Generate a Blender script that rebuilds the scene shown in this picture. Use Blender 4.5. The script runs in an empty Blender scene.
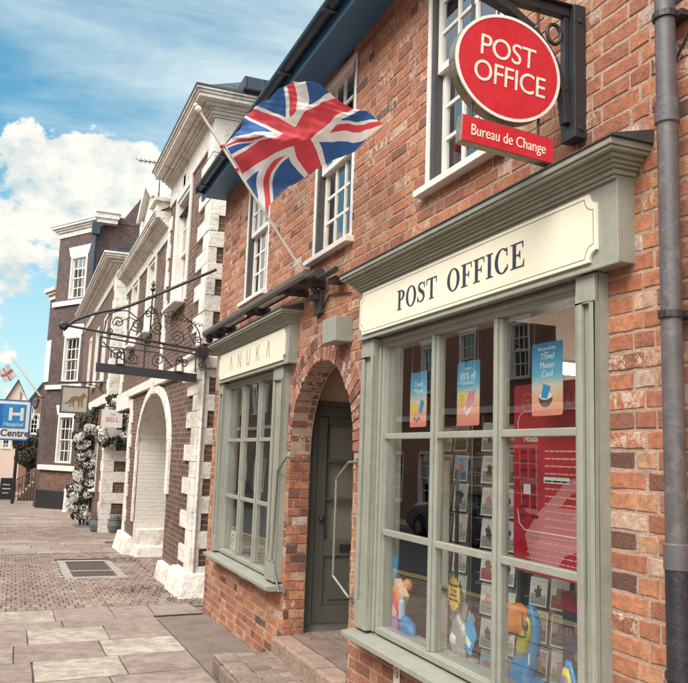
import bpy, bmesh, math, random
from mathutils import Vector, Matrix, Euler
R_=random.Random(7)
S=bpy.context.scene; COL=S.collection
V=Vector
# ------------------------------------------------------------ materials
def newmat(name):
    m=bpy.data.materials.new(name); m.use_nodes=True; nt=m.node_tree; nt.nodes.clear()
    o=nt.nodes.new('ShaderNodeOutputMaterial'); b=nt.nodes.new('ShaderNodeBsdfPrincipled')
    nt.links.new(b.outputs[0],o.inputs[0]); return m,nt,b,o
class N:
    def __init__(s,nt): s.nt=nt
    def n(s,t,**k):
        x=s.nt.nodes.new(t)
        for a,v in k.items(): setattr(x,a,v)
        return x
    def l(s,a,b): s.nt.links.new(a,b)
    def set(s,inp,v):
        if hasattr(v,'is_linked') or isinstance(v,bpy.types.NodeSocket): s.l(v,inp)
        else: inp.default_value=v
    def math(s,op,a,b=0,c=0,clamp=False):
        x=s.n('ShaderNodeMath',operation=op,use_clamp=clamp)
        for i,v in enumerate((a,b,c)): s.set(x.inputs[i],v)
        return x.outputs[0]
    def mix(s,f,a,b,mode='MIX'):
        x=s.n('ShaderNodeMix',data_type='RGBA',blend_type=mode)
        s.set(x.inputs[0],f); s.set(x.inputs[6],a if not isinstance(a,tuple) else (*a[:3],1)); s.set(x.inputs[7],b if not isinstance(b,tuple) else (*b[:3],1))
        return x.outputs[2]
    def noise(s,vec,scale,detail=4,rough=.6,out=0,dist=0):
        x=s.n('ShaderNodeTexNoise'); x.inputs['Scale'].default_value=scale; x.inputs['Detail'].default_value=detail; x.inputs['Roughness'].default_value=rough; x.inputs['Distortion'].default_value=dist
        if vec is not None: s.l(vec,x.inputs['Vector'])
        return x.outputs[out]
    def ramp(s,f,stops,interp='LINEAR'):
        x=s.n('ShaderNodeValToRGB'); x.color_ramp.interpolation=interp
        e=x.color_ramp.elements
        while len(e)<len(stops): e.new(.5)
        for i,(p,c) in enumerate(stops):
            e[i].position=p; e[i].color=(*c,1) if not isinstance(c,(int,float)) else (c,c,c,1)
        s.l(f,x.inputs[0]); return x.outputs[0]
    def obj(s): return s.n('ShaderNodeTexCoord').outputs['Object']
    def pos(s): return s.n('ShaderNodeNewGeometry').outputs['Position']
    def uv(s): return s.n('ShaderNodeTexCoord').outputs['UV']
    def bump(s,h,dist,strength=1.0,nrm=None):
        x=s.n('ShaderNodeBump'); x.inputs['Strength'].default_value=strength; x.inputs['Distance'].default_value=dist
        s.l(h,x.inputs['Height'])
        if nrm is not None: s.l(nrm,x.inputs['Normal'])
        return x.outputs[0]
MATS={}
def mat(name,col,rough=.5,var=.12,vscale=6,bump=.0006,bscale=60,metal=0,dirt=0,dirtcol=(.12,.09,.07),coat=0):
    if name in MATS: return MATS[name]
    m,nt,b,o=newmat(name); g=N(nt); p=g.pos()
    n1=g.noise(p,vscale,5); n2=g.noise(p,vscale*7,4)
    f=g.math('ADD',g.math('MULTIPLY',n1,.6),g.math('MULTIPLY',n2,.4))
    dk=tuple(c*(1-var*2) for c in col); lt=tuple(min(1,c*(1+var*1.2)) for c in col)
    c=g.ramp(f,[(.3,dk),(.5,col),(.72,lt)])
    if dirt:
        d=g.ramp(g.noise(p,vscale*1.7,8,.75),[(.5,0),(.68,1)]); c=g.mix(g.math('MULTIPLY',d,dirt),c,dirtcol)
    g.l(c,b.inputs['Base Color'])
    r=g.math('ADD',g.math('MULTIPLY',n2,.3),rough-.15); g.l(r,b.inputs['Roughness'])
    b.inputs['Metallic'].default_value=metal
    if coat: b.inputs['Coat Weight'].default_value=coat; b.inputs['Coat Roughness'].default_value=.15
    if bump:
        hh=g.noise(p,bscale,5)
        if 'paint' in name and 'stone' not in name:
            mp=g.n('ShaderNodeMapping'); g.l(p,mp.inputs[0]); mp.inputs['Scale'].default_value=(60,60,2.5); st=g.noise(mp.outputs[0],1.5,4); hh=g.math('ADD',hh,g.math('MULTIPLY',st,.8))
        g.l(g.bump(hh,bump*4),b.inputs['Normal'])
    MATS[name]=m; return m
def flat(name,col,rough=.5,emit=0,metal=0):
    if name in MATS: return MATS[name]
    m,nt,b,o=newmat(name); b.inputs['Base Color'].default_value=(*col,1); b.inputs['Roughness'].default_value=rough; b.inputs['Metallic'].default_value=metal
    if emit: b.inputs['Emission Color'].default_value=(*col,1); b.inputs['Emission Strength'].default_value=emit
    MATS[name]=m; return m
def brickattr(name,stops,smear=.19,smearcol=(.64,.49,.38),rough=.9,bump=.004,nsc=28,soot=.35):
    m,nt,b,o=newmat(name); g=N(nt); p=g.pos()
    a=g.n('ShaderNodeAttribute',attribute_name='bc'); sp=g.n('ShaderNodeSeparateColor'); g.l(a.outputs['Color'],sp.inputs[0])
    c=g.ramp(sp.outputs[0],stops)
    # each brick gets its own patch of the noise
    off=g.n('ShaderNodeVectorMath',operation='SCALE'); g.l(a.outputs['Color'],off.inputs[0]); off.inputs[3].default_value=17
    pv=g.n('ShaderNodeVectorMath',operation='ADD'); g.l(p,pv.inputs[0]); g.l(off.outputs[0],pv.inputs[1]); pv=pv.outputs[0]
    n1=g.noise(pv,nsc,6,.7); n2=g.noise(pv,nsc*5,5,.7); n3=g.noise(p,1.3,5,.6)
    c=g.mix(g.ramp(n1,[(.35,.55),(.62,0)]),c,(.085,.04,.028))
    c=g.mix(g.math('MULTIPLY',g.ramp(n2,[(.5,0),(.72,1)]),.4),c,(.50,.27,.18))
    sm=g.math('MULTIPLY',g.ramp(g.noise(pv,nsc*.8,9,.8,dist=.5),[(.50,0),(.55,1)]),g.ramp(sp.outputs[1],[(1-smear,0),(1-smear*.5,.85)]))
    c=g.mix(sm,c,smearcol)
    c=g.mix(g.math('MULTIPLY',g.ramp(n3,[(.42,0),(.7,1)]),soot),c,(.1,.06,.05))
    if 'slab' in name:
        vo=g.n('ShaderNodeTexVoronoi'); vo.inputs['Scale'].default_value=4.5; g.l(p,vo.inputs['Vector']); c=g.mix(g.math('MULTIPLY',g.math('LESS_THAN',vo.outputs['Distance'],.065),.55),c,(.16,.12,.10))
        c=g.mix(g.math('MULTIPLY',g.ramp(g.noise(p,90,3,.7),[(.55,0),(.7,1)]),.35),c,(.2,.15,.12))
    g.l(c,b.inputs['Base Color']); b.inputs['Roughness'].default_value=rough
    h=g.math('ADD',g.math('MULTIPLY',n1,1.0),g.math('MULTIPLY',n2,.35))
    g.l(g.bump(h,bump*2.4),b.inputs['Normal']); MATS[name]=m; return m
def bricktex(name,c1,c2,mort,bw=.225,rh=.075,ms=.009,var=.35,paint=None,bump=.008,wear=.3):
    m,nt,b,o=newmat(name); g=N(nt); p=g.pos(); uv=g.uv()
    wob=g.n('ShaderNodeVectorMath',operation='MULTIPLY_ADD'); g.l(g.noise(uv,9,3,out=1),wob.inputs[0]); wob.inputs[1].default_value=(.02,.018,0); g.l(uv,wob.inputs[2])
    t=g.n('ShaderNodeTexBrick',offset=.5); g.l(wob.outputs[0],t.inputs['Vector'])
    t.inputs['Scale'].default_value=1; t.inputs['Brick Width'].default_value=bw; t.inputs['Row Height'].default_value=rh; t.inputs['Mortar Size'].default_value=ms; t.inputs['Mortar Smooth'].default_value=.25; t.inputs['Bias'].default_value=-.1
    t.inputs['Color1'].default_value=(*c1,1); t.inputs['Color2'].default_value=(*c2,1); t.inputs['Mortar'].default_value=(*mort,1)
    n1=g.noise(p,5,7,.7); n2=g.noise(p,45,5,.7); n3=g.noise(p,.8,4)
    c=g.mix(g.ramp(n1,[(.35,.6),(.65,0)]),t.outputs['Color'],tuple(x*.35 for x in c1))
    c=g.mix(g.math('MULTIPLY',g.ramp(n2,[(.5,0),(.75,1)]),var),c,tuple(min(1,x*1.7) for x in c2))
    c=g.mix(g.math('MULTIPLY',g.ramp(n3,[(.4,0),(.7,1)]),.35),c,tuple(x*.4 for x in c1))
    if paint:
        pm=g.ramp(g.noise(p,3.2,9,.8),[(.36,0),(.42,1)]); mm=g.mix(g.math('MULTIPLY',n2,.4),paint,tuple(x*.72 for x in paint))
        c=g.mix(g.math('MULTIPLY',pm,1),tuple(x*.6 for x in paint),mm); c=g.mix(g.math('MULTIPLY',g.ramp(g.noise(p,7,8,.8),[(.62,0),(.66,1)]),wear*2,clamp=True),c,(.2,.1,.07))
    g.l(c,b.inputs['Base Color']); b.inputs['Roughness'].default_value=.9
    h=g.math('SUBTRACT',g.math('MULTIPLY',n2,.35),t.outputs['Fac'])
    g.l(g.bump(h,bump),b.inputs['Normal']); MATS[name]=m; return m
def glass(name,ior=1.5,tint=(.9,.93,.92)):
    if name in MATS: return MATS[name]
    m,nt,b,o=newmat(name); nt.nodes.remove(b); g=N(nt)
    tr=g.n('ShaderNodeBsdfTransparent'); tr.inputs[0].default_value=(*tint,1); gl=g.n('ShaderNodeBsdfGlossy'); gl.inputs['Roughness'].default_value=.0; gl.inputs[0].default_value=(1,1,1,1)
    ge=g.n('ShaderNodeNewGeometry'); dt=g.n('ShaderNodeVectorMath',operation='DOT_PRODUCT'); g.l(ge.outputs['Normal'],dt.inputs[0]); g.l(ge.outputs['Incoming'],dt.inputs[1])
    f0=((ior-1)/(ior+1))**2*2; k=g.math('POWER',g.math('SUBTRACT',1,g.math('ABSOLUTE',dt.outputs['Value']),clamp=True),5)
    fac=g.math('MULTIPLY_ADD',k,1-f0,f0)
    bm=g.bump(g.noise(g.pos(),1.6,1),.0008); g.l(bm,gl.inputs['Normal'])
    mx=g.n('ShaderNodeMixShader'); g.l(fac,mx.inputs[0]); g.l(tr.outputs[0],mx.inputs[1]); g.l(gl.outputs[0],mx.inputs[2]); g.l(mx.outputs[0],o.inputs[0])
    MATS[name]=m; return m
M={}
M['wallbrick']=brickattr('orange_red_brick',[(0,(.11,.05,.04)),(.08,(.19,.075,.05)),(.2,(.35,.125,.07)),(.45,(.49,.17,.085)),(.66,(.59,.235,.11)),(.84,(.60,.33,.19)),(1,(.64,.47,.38))])
M['archbrick']=brickattr('arch_brick',[(0,(.08,.04,.03)),(.3,(.26,.085,.05)),(.6,(.37,.13,.075)),(.85,(.46,.2,.12)),(1,(.58,.42,.32))],smear=.5)
M['sett']=brickattr('paving_sett',[(0,(.20,.15,.12)),(.4,(.32,.24,.195)),(.8,(.39,.30,.25)),(1,(.46,.37,.31))],smear=.15,smearcol=(.42,.36,.3),bump=.002,soot=.4)
M['slab']=brickattr('paving_slab',[(0,(.27,.21,.175)),(.5,(.36,.285,.24)),(.75,(.41,.335,.28)),(1,(.54,.47,.385))],smear=.2,smearcol=(.5,.42,.35),bump=.0009,nsc=9,soot=.35)
M['mortar']=mat('lime_mortar',(.43,.30,.225),.95,.2,9,.002,90,dirt=.35,dirtcol=(.2,.13,.1))
M['bed']=mat('joint_sand',(.20,.15,.12),.95,.2,20,.002,90)
M['tarmac']=mat('tarmac',(.21,.16,.13),.95,.2,3,.0012,220,dirt=.4,dirtcol=(.2,.15,.12))
M['road']=mat('road_asphalt',(.075,.07,.068),.9,.15,3,.001,200)
M['sage']=mat('sage_paint',(.295,.29,.24),.45,.09,3.5,.0006,22,dirt=.30,dirtcol=(.20,.18,.135))
M['sage_dk']=mat('dark_grey_green_paint',(.105,.098,.08),.5,.08,3,.0003,20)
M['cream']=mat('cream_board',(.80,.72,.56),.5,.03,2,.0001,10)
M['white']=mat('white_paint',(.76,.70,.64),.5,.07,3,.0006,25,dirt=.25,dirtcol=(.4,.33,.28))
M['stone']=mat('painted_stone',(.78,.715,.635),.85,.09,2.6,.0045,16,dirt=.75,dirtcol=(.34,.25,.19))
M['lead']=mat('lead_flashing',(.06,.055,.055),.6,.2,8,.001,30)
M['black']=mat('black_iron',(.028,.026,.028),.45,.2,20,.0006,70)
M['navy']=mat('navy_letters',(.035,.035,.06),.5,.1,20,0)
M['gutter']=mat('blue_black_gutter',(.018,.035,.055),.35,.2,8,.0004,30)
M['slate']=bricktex('roof_slate',(.05,.07,.10),(.075,.09,.12),(.015,.015,.02),.25,.18,.008,var=.2)
M['soffit']=mat('blue_soffit',(.05,.15,.27),.5,.1,5,.0004,30)
M['pipe']=mat('grey_pipe',(.10,.088,.09),.45,.14,10,.0003,60,dirt=.3,dirtcol=(.3,.25,.22))
M['pipeblk']=mat('black_pipe',(.022,.022,.028),.45,.2,12,.0008,60,dirt=.25,dirtcol=(.12,.1,.1))
M['brass']=mat('tarnished_brass',(.30,.25,.17),.4,.3,15,.001,40,metal=.7,dirt=.5)
M['red']=mat('enamel_red',(.56,.022,.035),.3,.12,5,.0002,10,coat=.3,dirt=.15,dirtcol=(.35,.03,.04))
M['rail']=mat('galvanised_rail',(.27,.25,.22),.5,.15,20,.0004,50,metal=.6)
M['glass']=glass('window_glass',1.95)
M['glassdoor']=glass('door_glass',2.0,(.75,.75,.72))
M['brown']=bricktex('brown_brick',(.11,.05,.035),(.25,.125,.08),(.30,.23,.18),ms=.012,var=.5,bump=.014)
M['purple']=bricktex('purple_brown_brick',(.08,.042,.04),(.14,.075,.065),(.20,.16,.14),ms=.012,var=.45)
M['warmbrick']=bricktex('warm_brown_brick',(.22,.11,.065),(.30,.16,.09),(.2,.15,.11))
M['farred']=bricktex('far_red_brick',(.42,.19,.12),(.5,.25,.16),(.3,.22,.18))
M['whitebrick']=bricktex('white_painted_brick',(.5,.3,.2),(.5,.3,.2),(.4,.4,.4),paint=(.80,.72,.64),bump=.016,ms=.014,wear=.5)
M['plaster']=mat('pink_plaster',(.72,.52,.42),.9,.06,3,.0006,30)
M['inside']=mat('shop_wall',(.34,.26,.21),.9,.2,2,0)
M['insidefloor']=mat('shop_floor',(.11,.085,.075),.6,.2,3,0)
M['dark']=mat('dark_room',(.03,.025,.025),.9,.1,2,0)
M['blind']=mat('cream_blind',(.6,.54,.45),.8,.05,2,0)
M['tube']=flat('fill_glow_tube',(1,.95,.86),.5,16.0)  # glow of the tubes added to brighten the shop interior
M['stepbrick']=M['sett']
M['stepstone']=mat('worn_step_stone',(.33,.22,.17),.85,.22,6,.004,22,dirt=.5)
M['leaf']=mat('dark_leaf',(.06,.06,.035),.6,.4,12,0)
M['blossom']=mat('pale_blossom',(.80,.75,.70),.7,.15,12,0)
M['reedy']=mat('dry_grass',(.26,.13,.09),.8,.3,12,0)
M['pot']=mat('grey_pot',(.13,.13,.14),.5,.1,8,.0004,20)
M['concrete']=mat('pale_concrete',(.36,.31,.26),.9,.1,4,.002,40)
M['grate']=mat('iron_grate',(.11,.085,.07),.8,.25,14,.002,50)
# ------------------------------------------------------------ mesh builder
class MB:
    def __init__(s): s.v=[];s.f=[];s.uv=[];s.m=[];s.c=[]
    def face(s,pts,uv=None,m=0,c=None):
        i=len(s.v); s.v+= [V(p) for p in pts]; s.f.append(list(range(i,i+len(pts))))
        if uv is None:
            a,b,cc=V(pts[0]),V(pts[1]),V(pts[2]); n=(b-a).cross(cc-a)
            ax=max(range(3),key=lambda k:abs(n[k]))
            uv=[((p[1],p[2]) if ax==0 else (p[0],p[2]) if ax==1 else (p[0],p[1])) for p in pts]
        s.uv.append(uv); s.m.append(m); s.c.append(c)
    def box(s,x0,x1,y0,y1,z0,z1,m=0): WF.box(s,x0,x1,y0,y1,z0,z1,m=m,world=True)
    def tube(s,pts,r,n=8,m=0,closed=False,cap=True):
        pts=[V(p) for p in pts]; rs=r if isinstance(r,(list,tuple)) else [r]*len(pts)
        rings=[];up=None
        for i,p in enumerate(pts):
            a=pts[i-1] if i>0 else (pts[-1] if closed else p); b=pts[i+1] if i<len(pts)-1 else (pts[0] if closed else p)
            t=(b-a).normalized()
            if up is None: up=V((0,0,1)) if abs(t.z)<.9 else V((1,0,0))
            x=t.cross(up); 
            if x.length<1e-5: x=t.cross(V((1,.3,0)))
            x.normalize(); y=x.cross(t).normalized(); up=y
            rings.append([p+(x*math.cos(2*math.pi*k/n)+y*math.sin(2*math.pi*k/n))*rs[i] for k in range(n)])
        L=len(rings)
        for i in range(L if closed else L-1):
            A,B=rings[i],rings[(i+1)%L]
            for k in range(n): s.face([A[k],A[(k+1)%n],B[(k+1)%n],B[k]],m=m)
        if cap and not closed: s.face(rings[0],m=m); s.face(rings[-1],m=m)
    def lathe(s,c,prof,n=20,m=0,ax=None):
        c=V(c); rings=[]
        ax=V(ax).normalized() if ax else V((0,0,1)); X=ax.orthogonal().normalized(); Y=ax.cross(X)
        for r,h in prof: rings.append([c+ax*h+(X*math.cos(2*math.pi*k/n)+Y*math.sin(2*math.pi*k/n))*r for k in range(n)])
        for A,B in zip(rings,rings[1:]):
            for k in range(n): s.face([A[k],A[(k+1)%n],B[(k+1)%n],B[k]],m=m)
        s.face(rings[0],m=m); s.face(rings[-1],m=m)
    def ell(s,c,r,n=16,m=0,rot=None,fn=None):
        c=V(c); g=[]
        for i in range(n//2+1):
            a=math.pi*i/(n//2); row=[]
            for k in range(n):
                b=2*math.pi*k/n; q=V((math.sin(a)*math.cos(b),math.sin(a)*math.sin(b),math.cos(a)))
                if fn: q=fn(q)
                q=V((q.x*r[0],q.y*r[1],q.z*r[2]))
                if rot: q=rot@q
                row.append(c+q)
            g.append(row)
        for A,B in zip(g,g[1:]):
            for k in range(n): s.face([A[k],A[(k+1)%n],B[(k+1)%n],B[k]],m=m)
    def build(s,name,mats,parent=None,smooth=False,bevel=0,merge=False,solid=0,_sp=True):
        if _sp and name in SPLIT and parent is not None:
            r=None
            for mb in s.islands():
                o=mb.build(name,mats,parent,smooth,bevel,merge,solid,False); r=r or o
            return r
        me=bpy.data.meshes.new(name)
        if not isinstance(mats,(list,tuple)): mats=[mats]
        off=V((0,0,0)) if parent is None else ORG[parent.name]
        me.from_pydata([p-off for p in s.v],[],s.f)
        for m in mats: me.materials.append(m)
        ul=me.uv_layers.new(name='UVMap'); k=0; us=[]
        for u in s.uv:
            for q in u: us+= [q[0],q[1]]
        ul.data.foreach_set('uv',us)
        me.polygons.foreach_set('material_index',s.m)
        if any(c is not None for c in s.c):
            ca=me.color_attributes.new('bc','FLOAT_COLOR','CORNER'); cs=[]
            for f,c in zip(s.f,s.c):
                c=c or (.5,.5,.5)
                for _ in f: cs+=[c[0],c[1],c[2],1]
            ca.data.foreach_set('color',cs)
        if merge or smooth or bevel:
            bm=bmesh.new(); bm.from_mesh(me); bmesh.ops.remove_doubles(bm,verts=bm.verts,dist=1e-5)
            bmesh.ops.recalc_face_normals(bm,faces=bm.faces); bm.to_mesh(me); bm.free()
        if smooth: me.polygons.foreach_set('use_smooth',[True]*len(me.polygons))
        me.update()
        o=bpy.data.objects.new(name,me); COL.objects.link(o)
        if parent is not None: o.parent=parent
        ORG[o.name]=off
        if bevel:
            b=o.modifiers.new('bev','BEVEL'); b.width=bevel; b.segments=2; b.limit_method='ANGLE'
        if solid:
            b=o.modifiers.new('sol','SOLIDIFY'); b.thickness=solid
        return o
ORG={}
class Fr:
    def __init__(s,o,u,v,n): s.o=V(o);s.u=V(u).normalized();s.v=V(v).normalized();s.n=V(n).normalized()
    def P(s,u,v,n=0): return s.o+s.u*u+s.v*v+s.n*n
    def box(s,mb,u0,u1,v0,v1,n0,n1,m=0,world=False,c=None):
        P=s.P
        a=[P(u0,v0,n0),P(u1,v0,n0),P(u1,v1,n0),P(u0,v1,n0)]; b=[P(u0,v0,n1),P(u1,v0,n1),P(u1,v1,n1),P(u0,v1,n1)]
        if world: fu=[None]*6
        else:
            fu=[[(u0,v0),(u0,v1),(u1,v1),(u1,v0)],[(u0,v0),(u1,v0),(u1,v1),(u0,v1)],[(u0,n0),(u1,n0),(u1,n1),(u0,n1)],[(n0,v0),(n0,v1),(n1,v1),(n1,v0)],[(u1,n0),(u0,n0),(u0,n1),(u1,n1)],[(n0,v1),(n0,v0),(n1,v0),(n1,v1)]]
        mb.face([a[0],a[3],a[2],a[1]],fu[0],m,c); mb.face(b,fu[1],m,c)
        mb.face([a[0],a[1],b[1],b[0]],fu[2],m,c); mb.face([a[1],a[2],b[2],b[1]],fu[3],m,c)
        mb.face([a[2],a[3],b[3],b[2]],fu[4],m,c); mb.face([a[3],a[0],b[0],b[3]],fu[5],m,c)
    def poly(s,mb,pts,n0,n1,m=0):
        A=[s.P(u,v,n0) for u,v in pts]; B=[s.P(u,v,n1) for u,v in pts]; k=len(pts)
        mb.face(B,[(u,v) for u,v in pts],m); mb.face(A[::-1],[(u,v) for u,v in pts][::-1],m)
        for i in range(k):
            j=(i+1)%k; mb.face([A[i],A[j],B[j],B[i]],[(pts[i][0],n0),(pts[j][0],n0),(pts[j][0],n1),(pts[i][0],n1)],m)
    def profile(s,mb,prof,u0,u1,m=0):   # prof: list of (n,v)
        k=len(prof); A=[s.P(u0,v,n) for n,v in prof]; B=[s.P(u1,v,n) for n,v in prof]
        for i in range(k):
            j=(i+1)%k; mb.face([A[i],A[j],B[j],B[i]],None,m)
        mb.face(A,None,m); mb.face(B[::-1],None,m)
    def facade(s,mb,u0,u1,v0,v1,holes,depth=.15,m=0,mr=0):
        us=sorted({u0,u1,*[h[0] for h in holes],*[h[1] for h in holes]}); vs=sorted({v0,v1,*[h[2] for h in holes],*[h[3] for h in holes]})
        us=[u for u in us if u0-1e-6<=u<=u1+1e-6]; vs=[v for v in vs if v0-1e-6<=v<=v1+1e-6]
        for a,b in zip(us,us[1:]):
            for c,d in zip(vs,vs[1:]):
                mu,mv=(a+b)/2,(c+d)/2
                if any(h[0]<mu<h[1] and h[2]<mv<h[3] for h in holes): continue
                mb.face([s.P(a,c),s.P(b,c),s.P(b,d),s.P(a,d)],[(a,c),(b,c),(b,d),(a,d)],m)
        for h in holes:
            rise=h[4] if len(h)>4 else 0; dp=h[5] if len(h)>5 else depth
            a,b,c,d=h[:4]; sp=d-rise; P=s.P
            if rise:
                cu=(a+b)/2; ru=(b-a)/2; K=20
                arc=[(cu-ru*math.cos(math.pi*k/K),sp+rise*math.sin(math.pi*k/K)) for k in range(K+1)]
                for p,q in zip(arc,arc[1:]):
                    mb.face([P(*p),P(*q),P(q[0],d),P(p[0],d)],[p,q,(q[0],d),(p[0],d)],m)
                    if dp: mb.face([P(*p),P(*q),P(*q,-dp),P(*p,-dp)],[(0,p[0]),(0,q[0]),(dp,q[0]),(dp,p[0])],mr)
            elif dp: mb.face([P(a,d),P(b,d),P(b,d,-dp),P(a,d,-dp)],[(a,0),(b,0),(b,dp),(a,dp)],mr)
            if dp:
                mb.face([P(a,c),P(a,sp),P(a,sp,-dp),P(a,c,-dp)],[(0,c),(0,sp),(dp,sp),(dp,c)],mr)
                mb.face([P(b,c),P(b,sp),P(b,sp,-dp),P(b,c,-dp)],[(0,c),(0,sp),(dp,sp),(dp,c)],mr)
                mb.face([P(a,c),P(b,c),P(b,c,-dp),P(a,c,-dp)],[(a,0),(b,0),(b,dp),(a,dp)],mr)
WF=Fr((0,0,0),(1,0,0),(0,1,0),(0,0,1))
def brick(mb,fr,u0,u1,v0,v1,h,col,jit=.0025,inset=.0035,tilt=.0015,deep=0):
    mu,mv=(u0+u1)/2,(v0+v1)/2; r=R_.uniform
    nm_=max(1,min(5,int((u1-u0)/.04))); ns=1 if (v1-v0)<.09 else 2; outl=[]
    for i in range(nm_): outl.append((u0+(u1-u0)*i/nm_,v0))
    for i in range(ns+1): outl.append((u1,v0+(v1-v0)*i/(ns+1)))
    for i in range(nm_): outl.append((u1-(u1-u0)*i/nm_,v1))
    for i in range(ns+1): outl.append((u0,v1-(v1-v0)*i/(ns+1)))
    out=[(a+r(-jit,jit),b+r(-jit,jit)) for a,b in outl]
    su=(u1-u0)/2;sv=(v1-v0)/2
    inn=[(mu+(a-mu)*(1-inset/su)+r(-jit,jit)*.6,mv+(b-mv)*(1-inset/sv)+r(-jit,jit)*.6) for a,b in out]
    t1,t2=r(-tilt,tilt),r(-tilt,tilt); hh=h+r(-.0015,.0015) if h<.02 else h
    I=[fr.P(a,b,hh+t1*(a-mu)/su+t2*(b-mv)/sv) for a,b in inn]; k=len(out)
    O=[fr.P(a,b,hh-inset*.8) for a,b in out]; B=[fr.P(a,b,-deep) for a,b in out]
    mb.face(I,inn,0,col)
    for i in range(k):
        j=(i+1)%k; mb.face([O[i],O[j],I[j],I[i]],[out[i],out[j],inn[j],inn[i]],0,col)
        mb.face([B[i],B[j],O[j],O[i]],[out[i],out[j],out[j],out[i]],0,col)
def bcol(dark=.06):
    t=min(1,max(0,R_.gauss(.52,.19)))
    if R_.random()<dark: t=R_.uniform(0,.18)
    return (t,R_.random(),R_.random())
def bricks(mb,fr,u0,u1,v0,v1,L=.215,H=.065,j=.010,holes=(),circ=None,bond='flemish',h=.006,dark=.06,jit=.0025,colf=None,off=0):
    row=0; v=v0
    while v+H*.4<v1:
        vb=min(v+H,v1); spans=[(u0,u1)]; mv=(v+vb)/2
        def cut(spans,a,b):
            o=[]
            for s,e in spans:
                if b<=s or a>=e: o.append((s,e)); continue
                if a>s: o.append((s,a))
                if b<e: o.append((b,e))
            return o
        for hh in holes:
            if hh[2]-.25*H<mv<hh[3]+.25*H: spans=cut(spans,hh[0],hh[1])
        if circ:
            cu,cv,r0=circ
            dz=min(abs(v-cv),abs(vb-cv)) if vb>cv else 0
            if vb>cv and dz<r0: w=math.sqrt(r0*r0-dz*dz); spans=cut(spans,cu-w,cu+w)
            elif vb<=cv: spans=cut(spans,cu-r0+circ_in,cu+r0-circ_in)
        for s,e in spans:
            # lay bricks on the row grid then clip
            u=u0-L*1.5+((row%2)*(L+j+(L/2-j/2)+j)/2 if bond=='flemish' else (row%2)*(L+j)/2)+off; head=row%2
            while u<e:
                w=(L if not head else L/2-j/2) if bond=='flemish' else L
                w2=w+R_.uniform(-.006,.006) if jit else w
                a=max(u,s); b=min(u+w2,e)
                if b-a>.025: brick(mb,fr,a+(.0 if a>s else j*.5*0),b,v+R_.uniform(-.0012,.0012),vb,h,(colf() if colf else bcol(dark)),jit)
                u+=w+j; head=1-head
        v+=H+j; row+=1
circ_in=0
# ------------------------------------------------------------ objects
def thing(name,label,cat,loc=(0,0,0),group=None):
    o=bpy.data.objects.new(name,None); o.empty_display_size=.1; COL.objects.link(o); o.location=loc; ORG[o.name]=V(loc)
    o['label']=label; o['category']=cat
    if group: o['group']=group
    return o
def tag(o,label,cat,group=None,kind=None):
    o['label']=label; o['category']=cat
    if group: o['group']=group
    if kind: o['kind']=kind
    return o
def rebase(o,loc):   # put a single-mesh thing's origin at its base
    me=o.data; d=V(loc)-o.location
    me.transform(Matrix.Translation(-d)); o.location=loc; ORG[o.name]=V(loc); return o
def struct(name,mb,m):
    o=mb.build(name,m); o['kind']='structure'; return o
def text(name,s,fr,u,v,size,m,parent,depth=.002,n=0,align='LEFT',space=1,bold=0,sx=1):
    c=bpy.data.curves.new(name,'FONT'); c.body=s; c.size=size; c.extrude=depth/2; c.align_x=align; c.space_character=space; c.offset=bold; c.resolution_u=4
    t=bpy.data.objects.new('tmp',c); COL.objects.link(t); bpy.context.view_layer.update()
    me=bpy.data.meshes.new_from_object(t.evaluated_get(bpy.context.evaluated_depsgraph_get())); bpy.data.objects.remove(t); 
    off=ORG[parent.name] if parent else V((0,0,0))
    for w in me.vertices: w.co=fr.P(u+w.co.x*sx,v+w.co.y,n+depth/2+w.co.z)-off
    me.materials.clear(); me.materials.append(m)
    o=bpy.data.objects.new(name,me); COL.objects.link(o)
    if parent: o.parent=parent
    ORG[o.name]=off; return o
def gz(y): return .19-.0257*max(y,-12) if y<62 else .19-.0257*62
SPLIT={'shadow_gap_strip','transom','mullion','pipe_clip','plinth','window_surround','lintel','quoin','band_course','string_course','hanger','glass','baluster','wall_bracket','scroll','drop_bar','cable_tie','ridge_tile','post','hanging_line','shelf','printed_dots'}
def _isl(s):
    par=list(range(len(s.f))); seen={}
    def fd(a):
        while par[a]!=a: par[a]=par[par[a]]; a=par[a]
        return a
    for i,f in enumerate(s.f):
        for k in f:
            p=s.v[k]; key=(round(p.x,5),round(p.y,5),round(p.z,5))
            if key in seen: par[fd(i)]=fd(seen[key])
            else: seen[key]=i
    g={}
    for i in range(len(s.f)): g.setdefault(fd(i),[]).append(i)
    out=[]
    for idx in g.values():
        m=MB()
        for i in idx: m.face([s.v[k] for k in s.f[i]],s.uv[i],s.m[i],s.c[i])
        out.append(m)
    return out
MB.islands=_isl
CLOUD_OFF=(4.4,.2,.1); VEILCOL=(4.0,4.8,5.0); CLOUDCOL=(5.0,5.1,5.0); EXPO=0.86
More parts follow.
